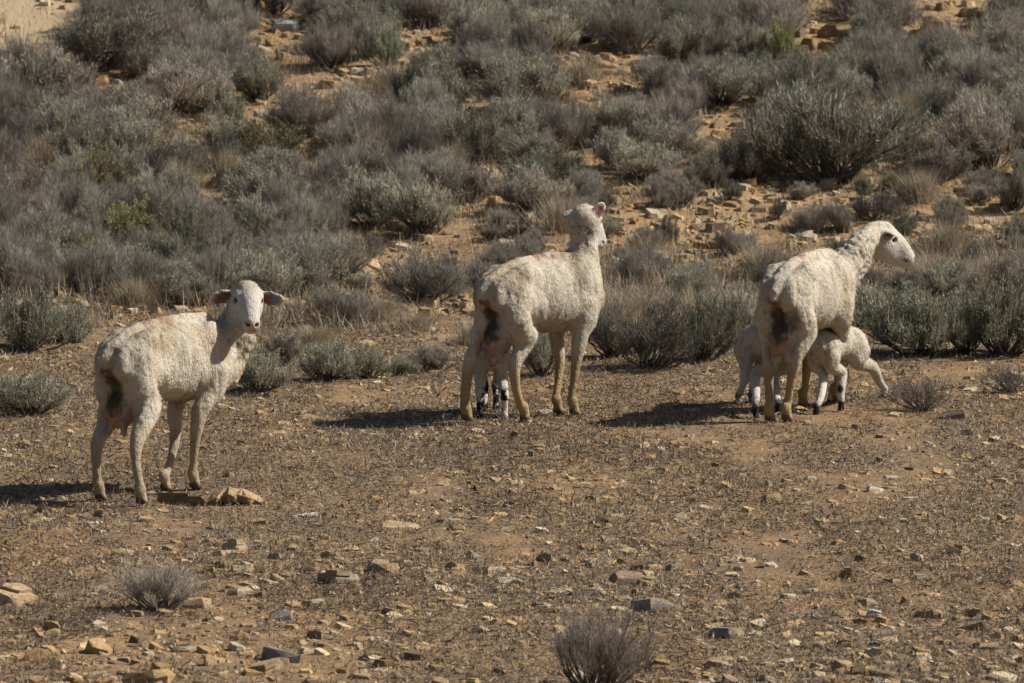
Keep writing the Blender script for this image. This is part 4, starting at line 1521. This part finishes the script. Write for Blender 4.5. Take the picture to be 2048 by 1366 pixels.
def gravel():
    g = np.random.default_rng(93)
    xa, ya = scatter(g, 21000, 24.2, 38.5, .5, 1.25)
    xb, yb = scatter(g, 17000, 37.0, 52, .5)
    x, y = np.concatenate([xa, xb]), np.concatenate([ya, yb])
    dens = vnoise(x / .5, y / 1.0, 5.3)
    keep = g.random(len(x)) < sstep(.2, .75, dens)
    x, y = x[keep], y[keep]
    n = len(x)
    hill = y > 37.5
    r = np.where(hill, .010 + .034 * g.random(n) ** 3, .004 + .019 * g.random(n) ** 3)
    base = np.array([(1, 0, 0), (.25, 1, .1), (-.9, .35, 0), (-.5, -.85, .1), (.55, -.75, 0), (.1, .1, .75), (-.25, -.1, .6)])
    tri = np.array([(0, 1, 5), (1, 2, 6), (1, 6, 5), (2, 3, 6), (3, 4, 6), (4, 5, 6), (4, 0, 5)])
    B = base[None] + g.normal(0, .16, (n, 7, 3))
    B[..., 2] = np.where(np.arange(7) >= 5, np.abs(B[..., 2]) * g.uniform(.5, 1.2, (n, 1)), -.4)
    a = g.uniform(0, 6.283, n)
    ca, sa = np.cos(a)[:, None], np.sin(a)[:, None]
    X = (B[..., 0] * ca - B[..., 1] * sa) * r[:, None]
    Y = (B[..., 0] * sa + B[..., 1] * ca) * r[:, None]
    V = np.stack([X + x[:, None], Y + y[:, None], B[..., 2] * r[:, None] * .8 + ground(x, y)[:, None] + .001], -1).reshape(-1, 3)
    Fq = (tri[None] + 7 * np.arange(n)[:, None, None]).reshape(-1, 3)
    pal = np.array([(.40, .27, .15), (.50, .36, .21), (.30, .20, .11), (.46, .35, .23), (.45, .26, .10), (.22, .16, .11), (.48, .38, .27)])
    c = np.repeat(pal[g.integers(0, 7, n)] * g.uniform(.75, 1.15, (n, 1)), 7, 0)
    o = link('gravel', np_mesh('gravel', V, Fq, M_GRAVEL, c))
    tag(o, 'small tan and cream gravel chips strewn over the soil', 'gravel', kind='stuff')


def flakes():
    """thin broken stone flakes and hillside rubble too many to count"""
    g = np.random.default_rng(94)
    xa, ya = scatter(g, 8200, 24.2, 36.5, .5, 1.8)
    xb, yb = scatter(g, 11000, 37.0, 52, .5)
    near = np.concatenate([np.ones(len(xa), bool), np.zeros(len(xb), bool)])
    x, y = np.concatenate([xa, xb]), np.concatenate([ya, yb])
    keep = g.random(len(x)) < sstep(.25, .7, vnoise(x / .6, y / 1.3, 15.3) + .25 * (~near))
    if True:
        bare = np.zeros(len(x))
        for bx, by, bw, bh in BARE_W[1:]:
            bare = np.maximum(bare, 1 - sstep(.8, 2.0, ((x - bx) / bw) ** 2 + ((y - by) / bh) ** 2))
        keep &= near | (g.random(len(x)) < .25 + .75 * bare)
    x, y, near = x[keep], y[keep], near[keep]
    n = len(x)
    r = np.where(near, .010 + .034 * g.random(n) ** 2.4, .016 + .045 * g.random(n) ** 2.5)
    hgt = np.where(near, g.uniform(.12, .38, n), g.uniform(.35, .8, n))
    k = 6
    ang = (np.arange(k) / k * 6.283)[None] + g.uniform(-.38, .38, (n, k)) + g.uniform(0, 6.28, (n, 1))
    rad = g.uniform(.65, 1.15, (n, k)) * r[:, None]
    tx, ty = g.normal(.05, .18, (n, 1)), g.normal(-.16, .16, (n, 1))
    top, bot = [], []
    for lay, out in ((1, top), (0, bot)):
        sx = rad * (g.uniform(.72, .98, (n, k)) if lay else 1.05)
        X, Y = np.cos(ang) * sx, np.sin(ang) * sx * .8
        Zz = (hgt * r)[:, None] * (.9 if lay else -.35) - (X * tx + Y * ty) * lay + g.normal(0, .06, (n, k)) * r[:, None] * lay
        out.append(np.stack([X + x[:, None], Y + y[:, None], Zz + ground(x, y)[:, None]], -1))
    V = np.concatenate([top[0], bot[0]], 1)
    i = np.arange(k)
    j = (i + 1) % k
    quads = np.stack([i + k, j + k, j, i], -1)
    capq = np.array([(0, 1, 2, 3), (0, 3, 4, 5)])
    Fq = np.concatenate([quads, capq])[None] + (2 * k * np.arange(n))[:, None, None]
    pal = np.array([(.48, .325, .175), (.58, .42, .235), (.38, .25, .135), (.58, .46, .31), (.50, .32, .15), (.26, .18, .12), (.44, .28, .13)])
    c = np.repeat(pal[g.integers(0, 7, n)] * g.uniform(.7, 1.1, (n, 1)), 2 * k, 0)
    o = link('stone_flakes', np_mesh('stone_flakes', V.reshape(-1, 3), Fq.reshape(-1, 4), M_GRAVEL, c))
    tag(o, 'countless thin tan and ochre stone flakes and rubble', 'rubble', kind='stuff')


litter()
hill_grass()
gravel()
flakes()
